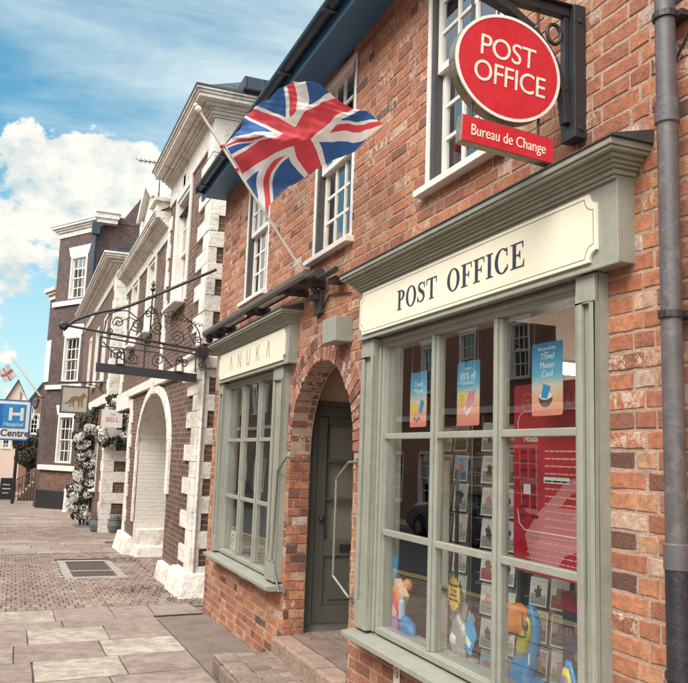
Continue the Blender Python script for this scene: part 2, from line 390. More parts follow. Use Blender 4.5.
# ============================================================ POST OFFICE BUILDING
W=2.15
F=Fr((W,0,0),(0,1,0),(0,0,1),(-1,0,0))       # street face of the post office, u = Y, v = Z, n = towards street
T=Fr((W,0,0),(0,-1,0),(0,0,1),(-1,0,0))      # same face for lettering, u = -Y
B=thing('post_office_building','two storey red brick shop building with sage green shopfronts and an arched doorway','building',(W,5,0))
YC,ZS,RA=5.88,1.79,.70
circ_in=.215
wins=[(7.56,8.42,3.36,4.80),(5.36,6.22,3.36,4.80),(3.34,4.20,3.36,4.80)]
shop1=(2.60,4.90,.64,2.80); shop2=(6.70,9.0,.64,2.80)
YE=9.55; Y0=-3.0; ZT=4.98
door=(YC-RA,YC+RA,-.3,ZS+RA,RA,.18)
mb=MB(); F.facade(mb,Y0,YE,-.4,ZT,[shop1,shop2,door]+wins,depth=.20)
mo=mb
bk=MB()
bricks(bk,F,Y0,YE,-.355,ZT-.02,L=.213,H=.062,j=.013,holes=[shop1,shop2]+wins,circ=(YC,ZS,RA+.215),h=.0035,jit=.0026)
# far end wall, back and cheeks
E1=Fr((W,YE,0),(1,0,0),(0,0,1),(0,1,0)); 
mo.face([(W,YE,-.4),(W+8,YE,-.4),(W+8,YE,ZT),(W,YE,ZT)]); mo.face([(W,Y0,-.4),(W+8,Y0,-.4),(W+8,Y0,ZT),(W,Y0,ZT)]); mo.face([(W+8,Y0,-.4),(W+8,YE,-.4),(W+8,YE,ZT),(W+8,Y0,ZT)])
bricks(bk,E1,0,1.6,-.355,ZT-.02,h=.007,off=.05)
# jamb bricks of the doorway
for (yy,ny) in ((YC+RA,-1),(YC-RA,1)):
    J=Fr((W,yy,0),(1,0,0),(0,0,1),(0,ny,0)); bricks(bk,J,-.004,.172,.20,ZS,h=.009,dark=.16,jit=.004,off=.09 if ny<0 else 0)
wall=mo.build('wall',M['mortar'],B)
bw=bk.build('brickwork',M['wallbrick'],wall)
va=MB(); nv=33
for i in range(nv):
    a0=math.pi*(i+.06)/nv; a1=math.pi*(i+.94)/nv
    for (r0,r1,n0,n1) in ((RA+R_.uniform(-.006,.004),RA+.1,-.12,.011),(RA+.108,RA+.208,-.05,.009),(RA-.002,RA+.09,-.17,-.125)):
        q=[(YC+r*math.cos(a),ZS+r*math.sin(a)) for a,r in ((a0,r0),(a0,r1),(a1,r1),(a1,r0))]
        q=[(u+R_.uniform(-.003,.003),v+R_.uniform(-.003,.003)) for u,v in q]; c=bcol(.14); k0=len(va.f)
        F.poly(va,q,n0,n1+R_.uniform(-.003,.004))
        for k in range(k0,len(va.f)): va.c[k]=c
va.build('door_arch',M['archbrick'],B,bevel=.003)
# upper rooms, shop rooms
def room(name,x0,x1,y0,y1,z0,z1,m,par,mf=None):
    r=MB(); r.face([(x1,y0,z0),(x1,y1,z0),(x1,y1,z1),(x1,y0,z1)]); r.face([(x0,y0,z0),(x1,y0,z0),(x1,y0,z1),(x0,y0,z1)]); r.face([(x0,y1,z0),(x1,y1,z0),(x1,y1,z1),(x0,y1,z1)])
    r.face([(x0,y0,z1),(x1,y0,z1),(x1,y1,z1),(x0,y1,z1)]); r.face([(x0,y0,z0),(x1,y0,z0),(x1,y1,z0),(x0,y1,z0)],m=1)
    return r.build(name,[m,mf or m],par)
room('room',W+.21,W+3.2,-.6,5.10,.22,2.95,M['inside'],B,M['insidefloor'])
room('room',W+.21,W+2.8,6.79,9.5,.1,2.95,M['blind'],B,M['insidefloor'])
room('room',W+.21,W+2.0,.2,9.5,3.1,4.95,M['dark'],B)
# ---- sash windows upstairs
def sash(par,fr,u0,u1,v0,v1,cols,rows,mt,inset=.07,fw=.065,sill=True,glassm=None,lab=None,back=None,sillw=.06,proud=.006,bar=.022,gap=0):
    f=MB(); g=MB(); s=MB()
    for a,b,c,d in ((u0,u0+fw,v0,v1),(u1-fw,u1,v0,v1),(u0+fw,u1-fw,v1-fw,v1),(u0+fw,u1-fw,v0,v0+.03)):
        fr.box(f,a,b,c,d,-inset-.09,proud)
    w=f.build('window',mt,par,bevel=.003)
    a0,a1,b0,b1=u0+fw+.002+gap,u1-fw-.002-gap,v0+.032,v1-fw-.002; mid=(b0+b1)/2
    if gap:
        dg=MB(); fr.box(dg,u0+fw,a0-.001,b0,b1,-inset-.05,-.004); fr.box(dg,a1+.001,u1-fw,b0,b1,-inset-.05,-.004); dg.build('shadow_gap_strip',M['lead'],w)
    for (c,d,n) in ((mid-.02,b1,-inset),(b0,mid+.02,-inset-.035)):
        fr.box(s,a0,a0+.04,c,d,n-.03,n); fr.box(s,a1-.04,a1,c,d,n-.03,n); fr.box(s,a0+.04,a1-.04,d-.04,d,n-.03,n); fr.box(s,a0+.04,a1-.04,c,c+.045,n-.03,n)
        for k in range(1,cols): x=a0+.04+(a1-a0-.08)*k/cols; fr.box(s,x-bar/2,x+bar/2,c+.045,d-.04,n-.022,n-.003)
        R=rows//2
        for k in range(1,R): z=c+.045+(d-c-.085)*k/R; fr.box(s,a0+.04,a1-.04,z-bar/2,z+bar/2,n-.025,n-.006)
        g.face([fr.P(a0+.03,c+.03,n-.015),fr.P(a1-.03,c+.03,n-.015),fr.P(a1-.03,d-.03,n-.015),fr.P(a0+.03,d-.03,n-.015)])
    s.build('sash',mt,w); g.build('glass',glassm or M['glass'],w)
    if sill:
        k=MB(); fr.profile(k,[(-.1,v0-.002),(proud+sillw,v0-.012),(proud+sillw,v0-.055),(-.1,v0-.055)],u0-.04,u1+.04); k.build('sill',mt,w,bevel=.004)
    return w
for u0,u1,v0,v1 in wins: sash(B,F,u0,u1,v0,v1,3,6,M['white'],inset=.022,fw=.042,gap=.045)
# curtains/net just inside the upper windows (dim)
# ---- shopfronts
def notch_board(fr,mb,u0,u1,v0,v1,r,n0,n1,m=0):
    pts=[]
    for (cx,cy,a0) in ((u1,v0,180),(u1,v1,270),(u0,v1,0),(u0,v0,90)):
        st=[(cx,cy)]
    def arc(cx,cy,a,b,K=7): return [(cx+r*math.cos(math.radians(a+(b-a)*k/K)),cy+r*math.sin(math.radians(a+(b-a)*k/K))) for k in range(K+1)]
    e=r*.35
    pts+= [(u0+r+e,v0)]+arc(u0,v0,90,0)[::-1] if False else []
    pts=[(u0+r+e,v0),(u1-r-e,v0),(u1-r-e,v0+.001)]+arc(u1-e*0,v0,180,90)+[(u1,v0+r+e)]
    pts+=[(u1,v1-r-e)]+arc(u1,v1,270,180)+[(u1-r-e,v1)]
    pts+=[(u0+r+e,v1)]+arc(u0,v1,360,270)+[(u0,v1-r-e)]
    pts+=[(u0,v0+r+e)]+arc(u0,v0,90,0)
    fr.poly(mb,pts,n0,n1,m)
def tiers(mb,u0,u1,z0,hs,outs,n0,flare=True):
    z=z0; o0=outs[0]
    for h,o in zip(hs,outs):
        e=(o-o0) if flare else 0
        F.box(mb,u0-e,u1+e,z,z+h,n0,o); z+=h
def shopfront(u0,u1,g0,g1,ncol,rows,fas,cor_over,lab):
    # base object: frame
    f=MB()
    F.box(f,g0-.055,g0,.70,2.50,-.12,.018); F.box(f,g1,g1+.055,.70,2.50,-.12,.018)   # inner frame posts
    F.box(f,g0-.045,g0-.025,.70,2.46,.018,.034); F.box(f,g1+.025,g1+.045,.70,2.46,.018,.034)
    F.box(f,g0,g1,2.455,2.523,-.12,.018); F.box(f,g0,g1,2.485,2.505,.018,.034); F.box(f,g0,g1,.70,.735,-.12,.03)
    # pilasters with sunk panels
    for a,b in ((u0,g0-.055),(g1+.055,u1)):
        F.box(f,a,b,.70,2.515,-.05,.055)
        w=b-a
        for (c,d,e_,h_) in ((a,a+.035,.86,2.40),(b-.035,b,.86,2.40),(a,b,2.40,2.515),(a,b,.70,.86)):
            F.box(f,c,d,e_,h_,.055,.075)
    sf=f.build('shopfront',M['sage'],B,bevel=.004); sf['label']=lab
    mm=MB()
    for k in range(1,ncol):
        y=g0+(g1-g0)*k/ncol; F.box(mm,y-.030,y+.030,.735,2.455,-.055,-.002); F.box(mm,y-.014,y+.014,.735,2.455,-.002,.014)
    mm.build('mullion',M['sage'],sf,bevel=.004)
    tt=MB()
    for z in rows:
        for k in range(ncol):
            a=g0+(g1-g0)*k/ncol+(.034 if k else 0); b=g0+(g1-g0)*(k+1)/ncol-(.034 if k<ncol-1 else 0)
            F.box(tt,a,b,z-.018,z+.018,-.05,-.003)
    tt.build('transom',M['sage'],sf,bevel=.004)
    gg=MB(); 
    for k in range(ncol):
        zz=[.735]+list(rows)+[2.455]
        for c,d in zip(zz,zz[1:]):
            a=g0+(g1-g0)*k/ncol; b=g0+(g1-g0)*(k+1)/ncol; t=R_.uniform(-.0035,.0035); t2=R_.uniform(-.003,.003)
            gg.face([F.P(a,c,-.018+t*.6),F.P(b,c,-.018+t2*.6),F.P(b,d,-.018-t*.6),F.P(a,d,-.018-t2*.6)])
    gg.build('glass',M['glass'],sf)
    sl=MB(); F.profile(sl,[(-.1,.70),(.15,.672),(.15,.64),(.12,.632),(-.02,.632)],u0-.04,u1+.02); F.box(sl,g0,g1,.66,.70,-.21,-.1); sl.build('sill',M['sage'],sf,bevel=.004)
    fa=MB(); a,b=fas; F.box(fa,a,b,2.525,2.855,-.02,.085); F.box(fa,a-.01,b+.01,2.515,2.532,.085,.10); fo=fa.build('fascia',M['sage'],sf,bevel=.003)
    co=MB(); tiers(co,a,b,2.855,(.014,.02,.012,.014,.016,.014,.026),(.10,.112,.128,.142,.16,.185,.195),-.02); co.build('cornice',M['sage'],sf,bevel=.003)
    ld=MB(); F.profile(ld,[(-.02,2.971),(.202,2.971),(.202,2.977),(.01,3.025),(-.02,3.025)],a-.11,b+.11); ld.build('lead_flashing',M['lead'],sf)
    return sf
sf1=shopfront(2.575,4.925,2.745,4.69,3,(1.30,1.89),(2.42,4.975),.1,'wide sage green shopfront with cream fascia and stepped cornice')
sf2=shopfront(6.66,9.03,6.99,8.80,3,(1.30,1.89),(6.50,9.13),.1,'narrow looking sage green shopfront beyond the archway')
bb=MB(); notch_board(T,bb,-4.925,-2.53,2.552,2.832,.045,.086,.098); bd=bb.build('sign_board',M['cream'],sf1)
ln=MB()
def outline(fr,mb,u0,u1,v0,v1,r,t,n0,n1):
    # thin inset line following the notched board
    for a,b,c,d in ((u0+r*1.3,u1-r*1.3,v0,v0+t),(u0+r*1.3,u1-r*1.3,v1-t,v1),(u0,u0+t,v0+r*1.3,v1-r*1.3),(u1-t,u1,v0+r*1.3,v1-r*1.3)): fr.box(mb,a,b,c,d,n0,n1)
    for cx,cy,a0 in ((u0,v0,0),(u1,v0,90),(u1,v1,180),(u0,v1,270)):
        K=8; P=[(cx+r*1.25*math.cos(math.radians(a0+90*k/K)),cy+r*1.25*math.sin(math.radians(a0+90*k/K))) for k in range(K+1)]
        for p,q in zip(P,P[1:]):
            d=V((q[0]-p[0],q[1]-p[1])).normalized(); nn=(-d[1]*t,d[0]*t); fr.poly(mb,[p,q,(q[0]+nn[0],q[1]+nn[1]),(p[0]+nn[0],p[1]+nn[1])],n0,n1)
outline(T,ln,-4.91,-2.545,2.567,2.817,.045,.003,.0975,.0985); ln.build('border_line',M['navy'],sf1)
# serif capitals
def glyph(ch):
    P=[]; rect=lambda a,b,c,d:P.append([(a,b),(c,b),(c,d),(a,d)])
    def ring(cx,cy,ro,so,ri,si,a0,a1,K=18):
        for k in range(K):
            p,q=[math.radians(a0+(a1-a0)*t/K) for t in (k,k+1)]
            P.append([(cx+ro*math.cos(p),cy+so*math.sin(p)),(cx+ro*math.cos(q),cy+so*math.sin(q)),(cx+ri*math.cos(q),cy+si*math.sin(q)),(cx+ri*math.cos(p),cy+si*math.sin(p))])
    if ch=='P': rect(.11,0,.28,1);rect(0,0,.40,.04);rect(0,.96,.11,1);ring(.28,.735,.36,.265,.19,.22,-90,90);w=.66
    elif ch=='O': ring(.42,.5,.42,.52,.245,.475,0,360,36);w=.84
    elif ch=='T': rect(.30,0,.47,1);rect(.2,0,.57,.04);rect(0,.95,.30,1);rect(.47,.95,.77,1);P.append([(0,.95),(.07,.95),(.02,.70),(0,.70)]);P.append([(.77,.95),(.70,.95),(.75,.70),(.77,.70)]);w=.77
    elif ch in 'FE':
        rect(.11,0,.28,1);rect(0,0,.11,.04);rect(0,.96,.11,1);rect(.28,.955,.66,1);P.append([(.66,.955),(.60,.955),(.64,.74),(.66,.74)])
        rect(.28,.48,.48,.525);P.append([(.48,.36),(.505,.36),(.505,.65),(.48,.65),(.44,.525),(.44,.48)])
        if ch=='E': rect(.28,0,.70,.045);P.append([(.70,.045),(.63,.045),(.69,.28),(.71,.28)])
        else: rect(.28,0,.40,.04)
        w=.70 if ch=='E' else .66
    elif ch=='I': rect(.11,0,.28,1);rect(0,0,.39,.04);rect(0,.96,.39,1);w=.39
    elif ch=='C': ring(.42,.5,.42,.52,.245,.475,48,318,28);P.append([(.66,.66),(.70,.66),(.70,1.0),(.66,.93)]);P.append([(.62,.11),(.72,.17),(.74,.29),(.70,.29)]);w=.76
    elif ch=='S':
        pts=[(.54,.80),(.45,.925),(.29,.965),(.15,.90),(.11,.76),(.18,.63),(.32,.53),(.46,.42),(.52,.27),(.46,.11),(.30,.035),(.14,.075),(.05,.2)]
        ws=[.03,.045,.06,.10,.135,.165,.18,.175,.14,.10,.06,.045,.03]
        for i in range(len(pts)-1):
            def off(j):
                a=pts[max(0,j-1)];b=pts[min(len(pts)-1,j+1)];d=V((b[0]-a[0],b[1]-a[1])).normalized();return (-d[1]*ws[j]/2,d[0]*ws[j]/2)
            o1,o2=off(i),off(i+1);p,q=pts[i],pts[i+1]
            P.append([(p[0]+o1[0],p[1]+o1[1]),(q[0]+o2[0],q[1]+o2[1]),(q[0]-o2[0],q[1]-o2[1]),(p[0]-o1[0],p[1]-o1[1])])
        P.append([(.53,.68),(.57,.68),(.57,.99),(.53,.93)]);P.append([(.01,.02),(.05,.08),(.05,.32),(.01,.32)]);w=.60
    return P,w
def serif(name,s,fr,u,v,h,m,par,n,gap=.16,space=.55,sx=1):
    mb=MB(); x=0; i=0
    for ch in s:
        if ch==' ': x+=space; continue
        P,w=glyph(ch)
        for p in P:
            i+=1; fr.poly(mb,[(u+(x+a)*h*sx,v+b*h) for a,b in p],n-.002,n+.0015+(i%9)*.00012)
        x+=w+gap
    return mb.build(name,m,par)
serif('lettering','POST OFFICE',T,-4.345,2.632,.118,M['navy'],sf1,.0985,gap=.12,space=.66,sx=1.30)
bb=MB(); notch_board(T,bb,-8.99,-6.57,2.558,2.828,.045,.086,.098); bb.build('sign_board',M['cream'],sf2)
ln=MB(); x0=-8.49; st=.011
def stroke(mb,a,b,t=st,n=.0985):
    d=V((b[0]-a[0],b[1]-a[1])).normalized(); o=(-d[1]*t/2,d[0]*t/2)
    T.poly(mb,[(a[0]-o[0],a[1]-o[1]),(b[0]-o[0],b[1]-o[1]),(b[0]+o[0],b[1]+o[1]),(a[0]+o[0],a[1]+o[1])],n-.001,n+.001+len(mb.f)*.00001)
mat('bronze_letter',(.20,.16,.11),.5,.1,10,0)
zb,zt=2.62,2.775
for i,ch in enumerate('ANUKA'):
    ln=MB(); x=x0+i*.345; w=.105
    if ch=='A': stroke(ln,(x,zb),(x+w/2,zt)); stroke(ln,(x+w,zb),(x+w/2,zt),t=.012)
    if ch=='N': stroke(ln,(x,zb),(x,zt)); stroke(ln,(x,zt),(x+w,zb),t=.012); stroke(ln,(x+w,zb),(x+w,zt))
    if ch=='K': stroke(ln,(x,zb),(x,zt),t=.012); stroke(ln,(x,zb+.07),(x+w,zt)); stroke(ln,(x+.03,zb+.09),(x+w,zb))
    if ch=='U':
        stroke(ln,(x,zb+.05),(x,zt),t=.012); stroke(ln,(x+w,zb+.05),(x+w,zt))
        K=8; pp=[(x+w/2-w/2*math.cos(math.pi*k/K),zb+.05-.05*math.sin(math.pi*k/K)) for k in range(K+1)]
        for p,q in zip(pp,pp[1:]): stroke(ln,p,q)
    ln.build('letter',MATS['bronze_letter'],sf2)
# ---- entrance lobby: the door stands square to the street, facing the viewer
YD=6.72
D=Fr((0,YD,0),(1,0,0),(0,0,1),(0,-1,0))
lb=MB(); x0,x1,y0,z0,z1=W+.205,3.75,5.10,.30,2.80
lb.face([(x1,y0,z0),(x1,YD,z0),(x1,YD,z1),(x1,y0,z1)]); lb.face([(x0,y0,z0),(x1,y0,z0),(x1,y0,z1),(x0,y0,z1)]); lb.face([(x0,y0,z1),(x1,y0,z1),(x1,YD,z1),(x0,YD,z1)])
D.box(lb,x0-.02,x1,2.235,z1,-.06,.0); D.box(lb,3.46,x1,z0,2.235,-.06,.0)
lb.build('lobby_plaster',M['plaster'],B)
fr_=MB(); zt=2.23; zb=.335; a,b=2.435,3.37
D.box(fr_,2.352,2.43,zb,zt,-.06,.03); D.box(fr_,3.375,3.46,zb,zt,-.06,.03); D.box(fr_,2.43,3.375,2.10,2.19,-.06,.02); D.box(fr_,2.352,3.46,2.19,zt,-.06,.045)
dr=MB(); z0,z1=zb+.01,2.095; st_=.10
D.box(dr,a,a+st_,z0,z1,-.045,.0); D.box(dr,b-st_,b,z0,z1,-.045,.0)
for c,d in ((z0,z0+.14),(.90,1.04),(1.375,1.40),(1.70,1.73),(2.03,z1)): D.box(dr,a+st_,b-st_,c,d,-.045,.0 if d-c>.05 else -.006)
D.box(dr,a+st_,b-st_,z0+.14,.90,-.035,-.018); D.box(dr,a+st_+.05,b-st_-.05,z0+.19,.85,-.018,-.008)
dframe=fr_.build('door_frame',M['sage_dk'],B,bevel=.004)
dd=dr.build('door',M['sage_dk'],B,bevel=.004); dd['label']='dark grey green half glazed door with letter plate'
gg=MB(); gg.face([D.P(a+.05,1.0,-.02),D.P(b-.05,1.0,-.02),D.P(b-.05,2.05,-.02),D.P(a+.05,2.05,-.02)]); gg.build('glass',M['glassdoor'],dd)
lp=MB(); D.box(lp,2.68,2.95,.935,1.0,.0,.008); lp.build('letter_plate',M['black'],dd)
hd=MB(); hd.tube([D.P(a+.05,1.22,0),D.P(a+.05,1.22,.045)],.012); hd.ell(D.P(a+.05,1.22,.05),(.028,.02,.028),12); hd.build('handle',M['black'],dd,smooth=True)
# doorstep floor inside arch
# ---- roof, eaves, gutter
rf=MB(); ex=-.36
rf.face([F.P(Y0-.2,4.93,.36),F.P(YE+.15,4.93,.36),(W+4,YE+.15,7.6),(W+4,Y0-.2,7.6)],[(Y0,0),(YE,0),(YE,5),(Y0,5)])
rf.face([F.P(Y0-.2,4.90,.36),F.P(YE+.15,4.90,.36),(W+4,YE+.15,7.55),(W+4,Y0-.2,7.55)],[(Y0,0),(YE,0),(YE,5),(Y0,5)])
rf.face([F.P(YE+.15,4.93,.36),F.P(YE+.15,4.90,.36),(W+4,YE+.15,7.55),(W+4,YE+.15,7.6)])
rf.face([(W,YE,4.95),(W+4,YE,7.55),(W+8,YE,4.95)],m=1)
rf.face([(W+4,Y0-.2,7.6),(W+4,YE+.15,7.6),(W+8.3,YE+.15,4.9),(W+8.3,Y0-.2,4.9)],[(Y0,0),(YE,0),(YE,5),(Y0,5)])
roof=rf.build('roof',[M['slate'],M['brown']],B)
so=MB(); F.box(so,Y0-.2,YE+.1,4.86,4.885,.0,.27); F.box(so,Y0-.2,YE+.1,4.80,4.93,.27,.29); so.build('eaves_board',M['soffit'],roof)
gt=MB(); K=10; c0=.345; r=.055
pr=[(c0+r*math.cos(math.pi+math.pi*k/K),4.93+r*math.sin(math.pi+math.pi*k/K)) for k in range(K+1)]
pr+= [(c0+(r-.006)*math.cos(2*math.pi-math.pi*k/K),4.93+(r-.006)*math.sin(2*math.pi-math.pi*k/K)) for k in range(K+1)]
F.profile(gt,pr,Y0-.2,YE-.05); F.box(gt,YE-.05,YE-.035,4.862,4.95,c0-r,c0+r)
for k in range(7): y=YE-.3-k*1.05; F.box(gt,y-.02,y+.02,4.868,4.876,c0-.055,c0+.06)
gt.build('gutter',M['gutter'],roof)
# ---- drainpipe
dp=MB(); px,py=W-.075,2.165
dp.tube([(px,py,1.42),(px,py,4.9)],.036,40); 
for z in (1.46,3.02,4.6): dp.tube([(px,py,z-.045),(px,py,z-.04),(px,py,z+.04),(px,py,z+.045)],[.038,.043,.043,.038],40)
dpo=dp.build('drainpipe',M['pipe'],B,smooth=False); dpo['label']='grey cast iron drainpipe with a black lower length'
dl=MB(); dl.tube([(px,py,-.1),(px,py,1.415)],.039,40); dl.build('lower_pipe',M['pipeblk'],dpo)
st=MB()
for z in (3.39,2.28,1.08):
    st.tube([(px,py,z-.012),(px,py,z+.012)],.045,16); st.box(px+.02,W,py-.06,py+.06,z-.011,z+.011)
st.build('pipe_clip',M['black'],dpo)
# alarm / junction box
ab=MB(); F.box(ab,5.27,5.53,2.56,2.74,.0,.14); tag(rebase(ab.build('junction_box',M['sage'],None,bevel=.006),(W,5.4,2.56)),'sage green painted box fixed high on the brick beside the arch','junction box')
# wheelchair plate
wp=MB(); F.box(wp,4.37,4.45,.40,.60,.008,.012); w_=wp.build('wheelchair_plate',M['white'],None,bevel=.001); 
tag(rebase(w_,(W,4.41,.4)),'small white wheelchair access plate below the large window sill','sign')
cc=MB(); c0=(-4.41,.535); 
for k in range(16):
    a0,a1=2*math.pi*k/16,2*math.pi*(k+1)/16
    T.poly(cc,[(c0[0]+.03*math.cos(a0),c0[1]+.03*math.sin(a0)),(c0[0]+.03*math.cos(a1),c0[1]+.03*math.sin(a1)),(c0[0]+.024*math.cos(a1),c0[1]+.024*math.sin(a1)),(c0[0]+.024*math.cos(a0),c0[1]+.024*math.sin(a0))],.0121,.0128)
T.box(cc,-4.415,-4.408,.528,.55,.0121,.0127); T.box(cc,-4.408,-4.395,.53,.536,.0121,.0127); T.box(cc,-4.397,-4.392,.515,.53,.0121,.0127); T.box(cc,-4.43,-4.39,.42,.46,.0121,.0127)
cc.build('wheelchair_symbol',M['navy'],w_)
# grab rails
for nm,pts,lab in (('handrail',[(W,6.50,1.735),(W-.06,6.50,1.735),(W-.085,6.66,1.61),(W-.085,6.70,.88),(W-.05,6.58,.64),(W,6.58,.64)],'bent steel grab rail on the brick left of the arched doorway'),
    ('handrail',[(W,5.10,1.72),(W-.07,5.10,1.72),(W-.1,5.24,1.60),(W-.1,5.24,.96),(W-.04,5.10,.84),(W,5.10,.84)],'bent steel grab rail on the brick right of the arched doorway')):
    h=MB(); P=[V(p) for p in pts]; Q=[P[0]]
    for i in range(1,len(P)-1):
        for t in (.18,.09,0): Q.append(P[i]+(P[i-1]-P[i]).normalized()*t*.35)
        for t in (.09,.18): Q.append(P[i]+(P[i+1]-P[i]).normalized()*t*.35)
    Q.append(P[-1]); h.tube(Q,.009,10)
    for q in (P[0],P[-1]): h.lathe(q+V((-.012,0,0)),[(.032,0),(.032,.012)],12,ax=(1,0,0))
    tag(rebase(h.build(nm,M['rail'],None,smooth=False),tuple(P[-1])),lab,'handrail')
# ---- steps
s1=thing('brick_step','low brick paved step with a rounded stone edge in front of the doorway','step',(1.8,6,.05))
q=MB(); q.box(1.60,2.05,4.4,6.58,-.1,.165); q.build('step_base',M['stepstone'],s1,bevel=.012)
G1=Fr((0,0,.166),(1,0,0),(0,1,0),(0,0,1)); bs=MB(); bricks(bs,G1,1.75,2.05,4.42,6.58,L=.2,H=.1,j=.007,h=.012,colf=lambda:(R_.uniform(0,.6),R_.random(),R_.random()))
for k in range(22): 
    y=4.42+k*.098; brick(bs,G1,1.585,1.745,y,y+.09,.016,(R_.uniform(.1,.7),R_.random(),R_.random()),.005,.014)
bs.build('step_paving',M['sett'],s1)
ed=MB(); E2=Fr((1.60,0,0),(0,1,0),(0,0,1),(-1,0,0))
for k in range(10): brick(ed,E2,4.42+k*.217,4.42+k*.217+.207,.02,.155,.02,(R_.uniform(0,.5),R_.random(),R_.random()),.007,.02)
E3=Fr((0,6.58,0),(1,0,0),(0,0,1),(0,1,0)); ed.c=ed.c; ed.build('step_edge',M['sett'],s1)
s2=thing('threshold_step','taller worn stone threshold step inside the brick archway','step',(2.2,5.88,.1))
q=MB(); 
for k in range(4):
    y0=5.19+k*.35; q.box(2.055+R_.uniform(-.004,.004),2.23,y0,y0+.34,.0,.295+R_.uniform(-.004,.004))
q.build('step_stone',M['stepstone'],s2,bevel=.018)
q=MB(); q.box(2.232,3.7,5.15,6.70,.0,.285); q.build('step_base',M['bed'],s2)
G2=Fr((0,0,.286),(0,1,0),(1,0,0),(0,0,1)); bs=MB(); bricks(bs,G2,5.19,6.66,2.236,3.6,L=.2,H=.08,j=.006,h=.012,colf=lambda:(R_.uniform(0,.35),R_.random(),R_.random())); bs.build('step_paving',M['sett'],s2)
# ============================================================ GROUND, ROAD, PAVEMENT
SL=-.0257
def sheet(mb,x0,x1,ys,dz,m=0):
    for a,b in zip(ys,ys[1:]): mb.face([(x0,a,gz(a)+dz),(x1,a,gz(a)+dz),(x1,b,gz(b)+dz),(x0,b,gz(b)+dz)],m=m)
YS=[-300,-12,0,20,40,62,140,900]
g_=MB(); sheet(g_,-900,900,YS,-.16); struct('ground',g_,M['tarmac'])
g_=MB(); sheet(g_,-8.0,-1.75,[-60,-12,0,20,40,62,140,300],-.115); struct('road',g_,M['road'])
g_=MB(); sheet(g_,-1.62,3.2,[-60,-12,0,20,40,62,140],-.013); struct('pavement',g_,M['bed'])
g_=MB(); sheet(g_,-9.6,-8.13,[-60,-12,0,20,40,62,140],0); sheet(g_,-8.13,-8.12,[-60,-12,0,20,40,62,140],0); struct('far_pavement',g_,M['concrete'])
k=MB()
for x0,x1 in ((-1.75,-1.62),(-8.13,-8.0)):
    y=-12.
    while y<60:
        z0,z1=gz(y),gz(y+.9)
        for (a,b,c,d) in (((x0,y,z0),(x1,y,z0),(x1,y+.89,z1),(x0,y+.89,z1)),((x0,y,z0-.15),(x0,y,z0),(x0,y+.89,z1),(x0,y+.89,z1-.15)),((x1,y,z0-.15),(x1,y,z0),(x1,y+.89,z1),(x1,y+.89,z1-.15))): k.face([a,b,c,d])
        y+=.9
struct('kerb',k,M['concrete'])
k=MB(); 
for x0,x1 in ((-2.08,-1.98),(-2.28,-2.18)): sheet(k,x0,x1,[-12,0,20,40,60],-.110)
struct('road_marking',k,mat('yellow_line',(.55,.40,.06),.8,.15,6,0))
GP=Fr((0,0,.19),(1,.10,0),(0,1,SL),(0,0,1))
sl=MB()
def slab(x0,x1,y0,y1,t): brick(sl,GP,x0+.004,x1-.004,y0+.004,y1-.004,0.0,(t,R_.random()*.8,R_.random()),.004,.006,.003)
rows=[(9.98,9.20,[(-1.55,-.1,.5),(-.1,.54,.86),(.54,1.16,.45),(1.16,1.6,.55),(1.6,2.13,.5)]),(9.20,8.78,[(-1.5,-.4,.4),(-.4,.6,.5),(.6,1.57,.45)]),
 (8.78,8.05,[(-1.5,-.5,.6),(-.5,.25,.45),(.25,.98,.92),(.98,1.57,.4)]),(8.05,7.35,[(-1.5,-.7,.5),(-.7,.13,.6),(.13,.87,.35),(.87,1.57,.97)]),
 (7.35,6.66,[(-1.5,-.6,.5),(-.6,.27,.45),(.27,.97,.95),(.97,1.57,.38)]),(6.66,5.95,[(-1.5,-.3,.6),(-.3,.1,.5),(.1,.82,.5),(.82,1.57,.55)])]
y=5.95
while y>-3:
    h=R_.choice([.6,.7,.72]); x=-1.5; r=[]
    while x<1.57:
        w=R_.uniform(.55,.95); x2=min(1.57,x+w); 
        if 1.57-x2<.3: x2=1.57
        r.append((x,x2,R_.choice([.35,.45,.5,.6,.9]))); x=x2
    rows.append((y,y-h,r)); y-=h
for y1,y0,r in rows:
    for a,b,t in r: slab(a,b,y0,y1,t)
y=16.5
while y<62:
    if 19.2<y<24: y=24.
    h=.62; x=-1.55+R_.uniform(-.3,0)
    while x<2.0:
        x2=x+R_.uniform(.6,1.0); slab(max(x,-1.58),min(x2,2.6),y,y+h,R_.choice([.35,.45,.5,.6,.8])); x=x2
    y+=h
struct('paving_slabs',sl,M['slab'])
se=MB(); cf=lambda:(min(1,max(0,R_.gauss(.5,.2))),R_.random(),R_.random())
bricks(se,GP,-1.6,2.14,9.99,16.49,L=.098,H=.2,j=.008,bond='stretcher',h=.0,jit=.003,colf=cf,holes=[(.80,1.74,12.75,15.35)])
bricks(se,GP,2.14,6.0,12.6,16.0,L=.098,H=.2,j=.008,bond='stretcher',h=.0,jit=.003,colf=cf)
bricks(se,GP,2.14,4.5,9.7,10.6,L=.098,H=.2,j=.008,bond='stretcher',h=.0,jit=.003,colf=cf)
bricks(se,GP,-1.6,3.0,19.2,23.9,L=.2,H=.1,j=.008,bond='stretcher',h=.0,jit=.003,colf=cf)
struct('paving_setts',se,M['sett'])
ts=MB(); GT=Fr((0,0,.19),(1,0,0),(0,1,SL),(0,0,1)); ts.face([GT.P(1.575,-3,-.002),GT.P(2.16,-3,-.002),GT.P(2.16,9.32,-.002),GT.P(1.575,9.2,-.002)]); struct('tarmac_strip',ts,M['tarmac'])
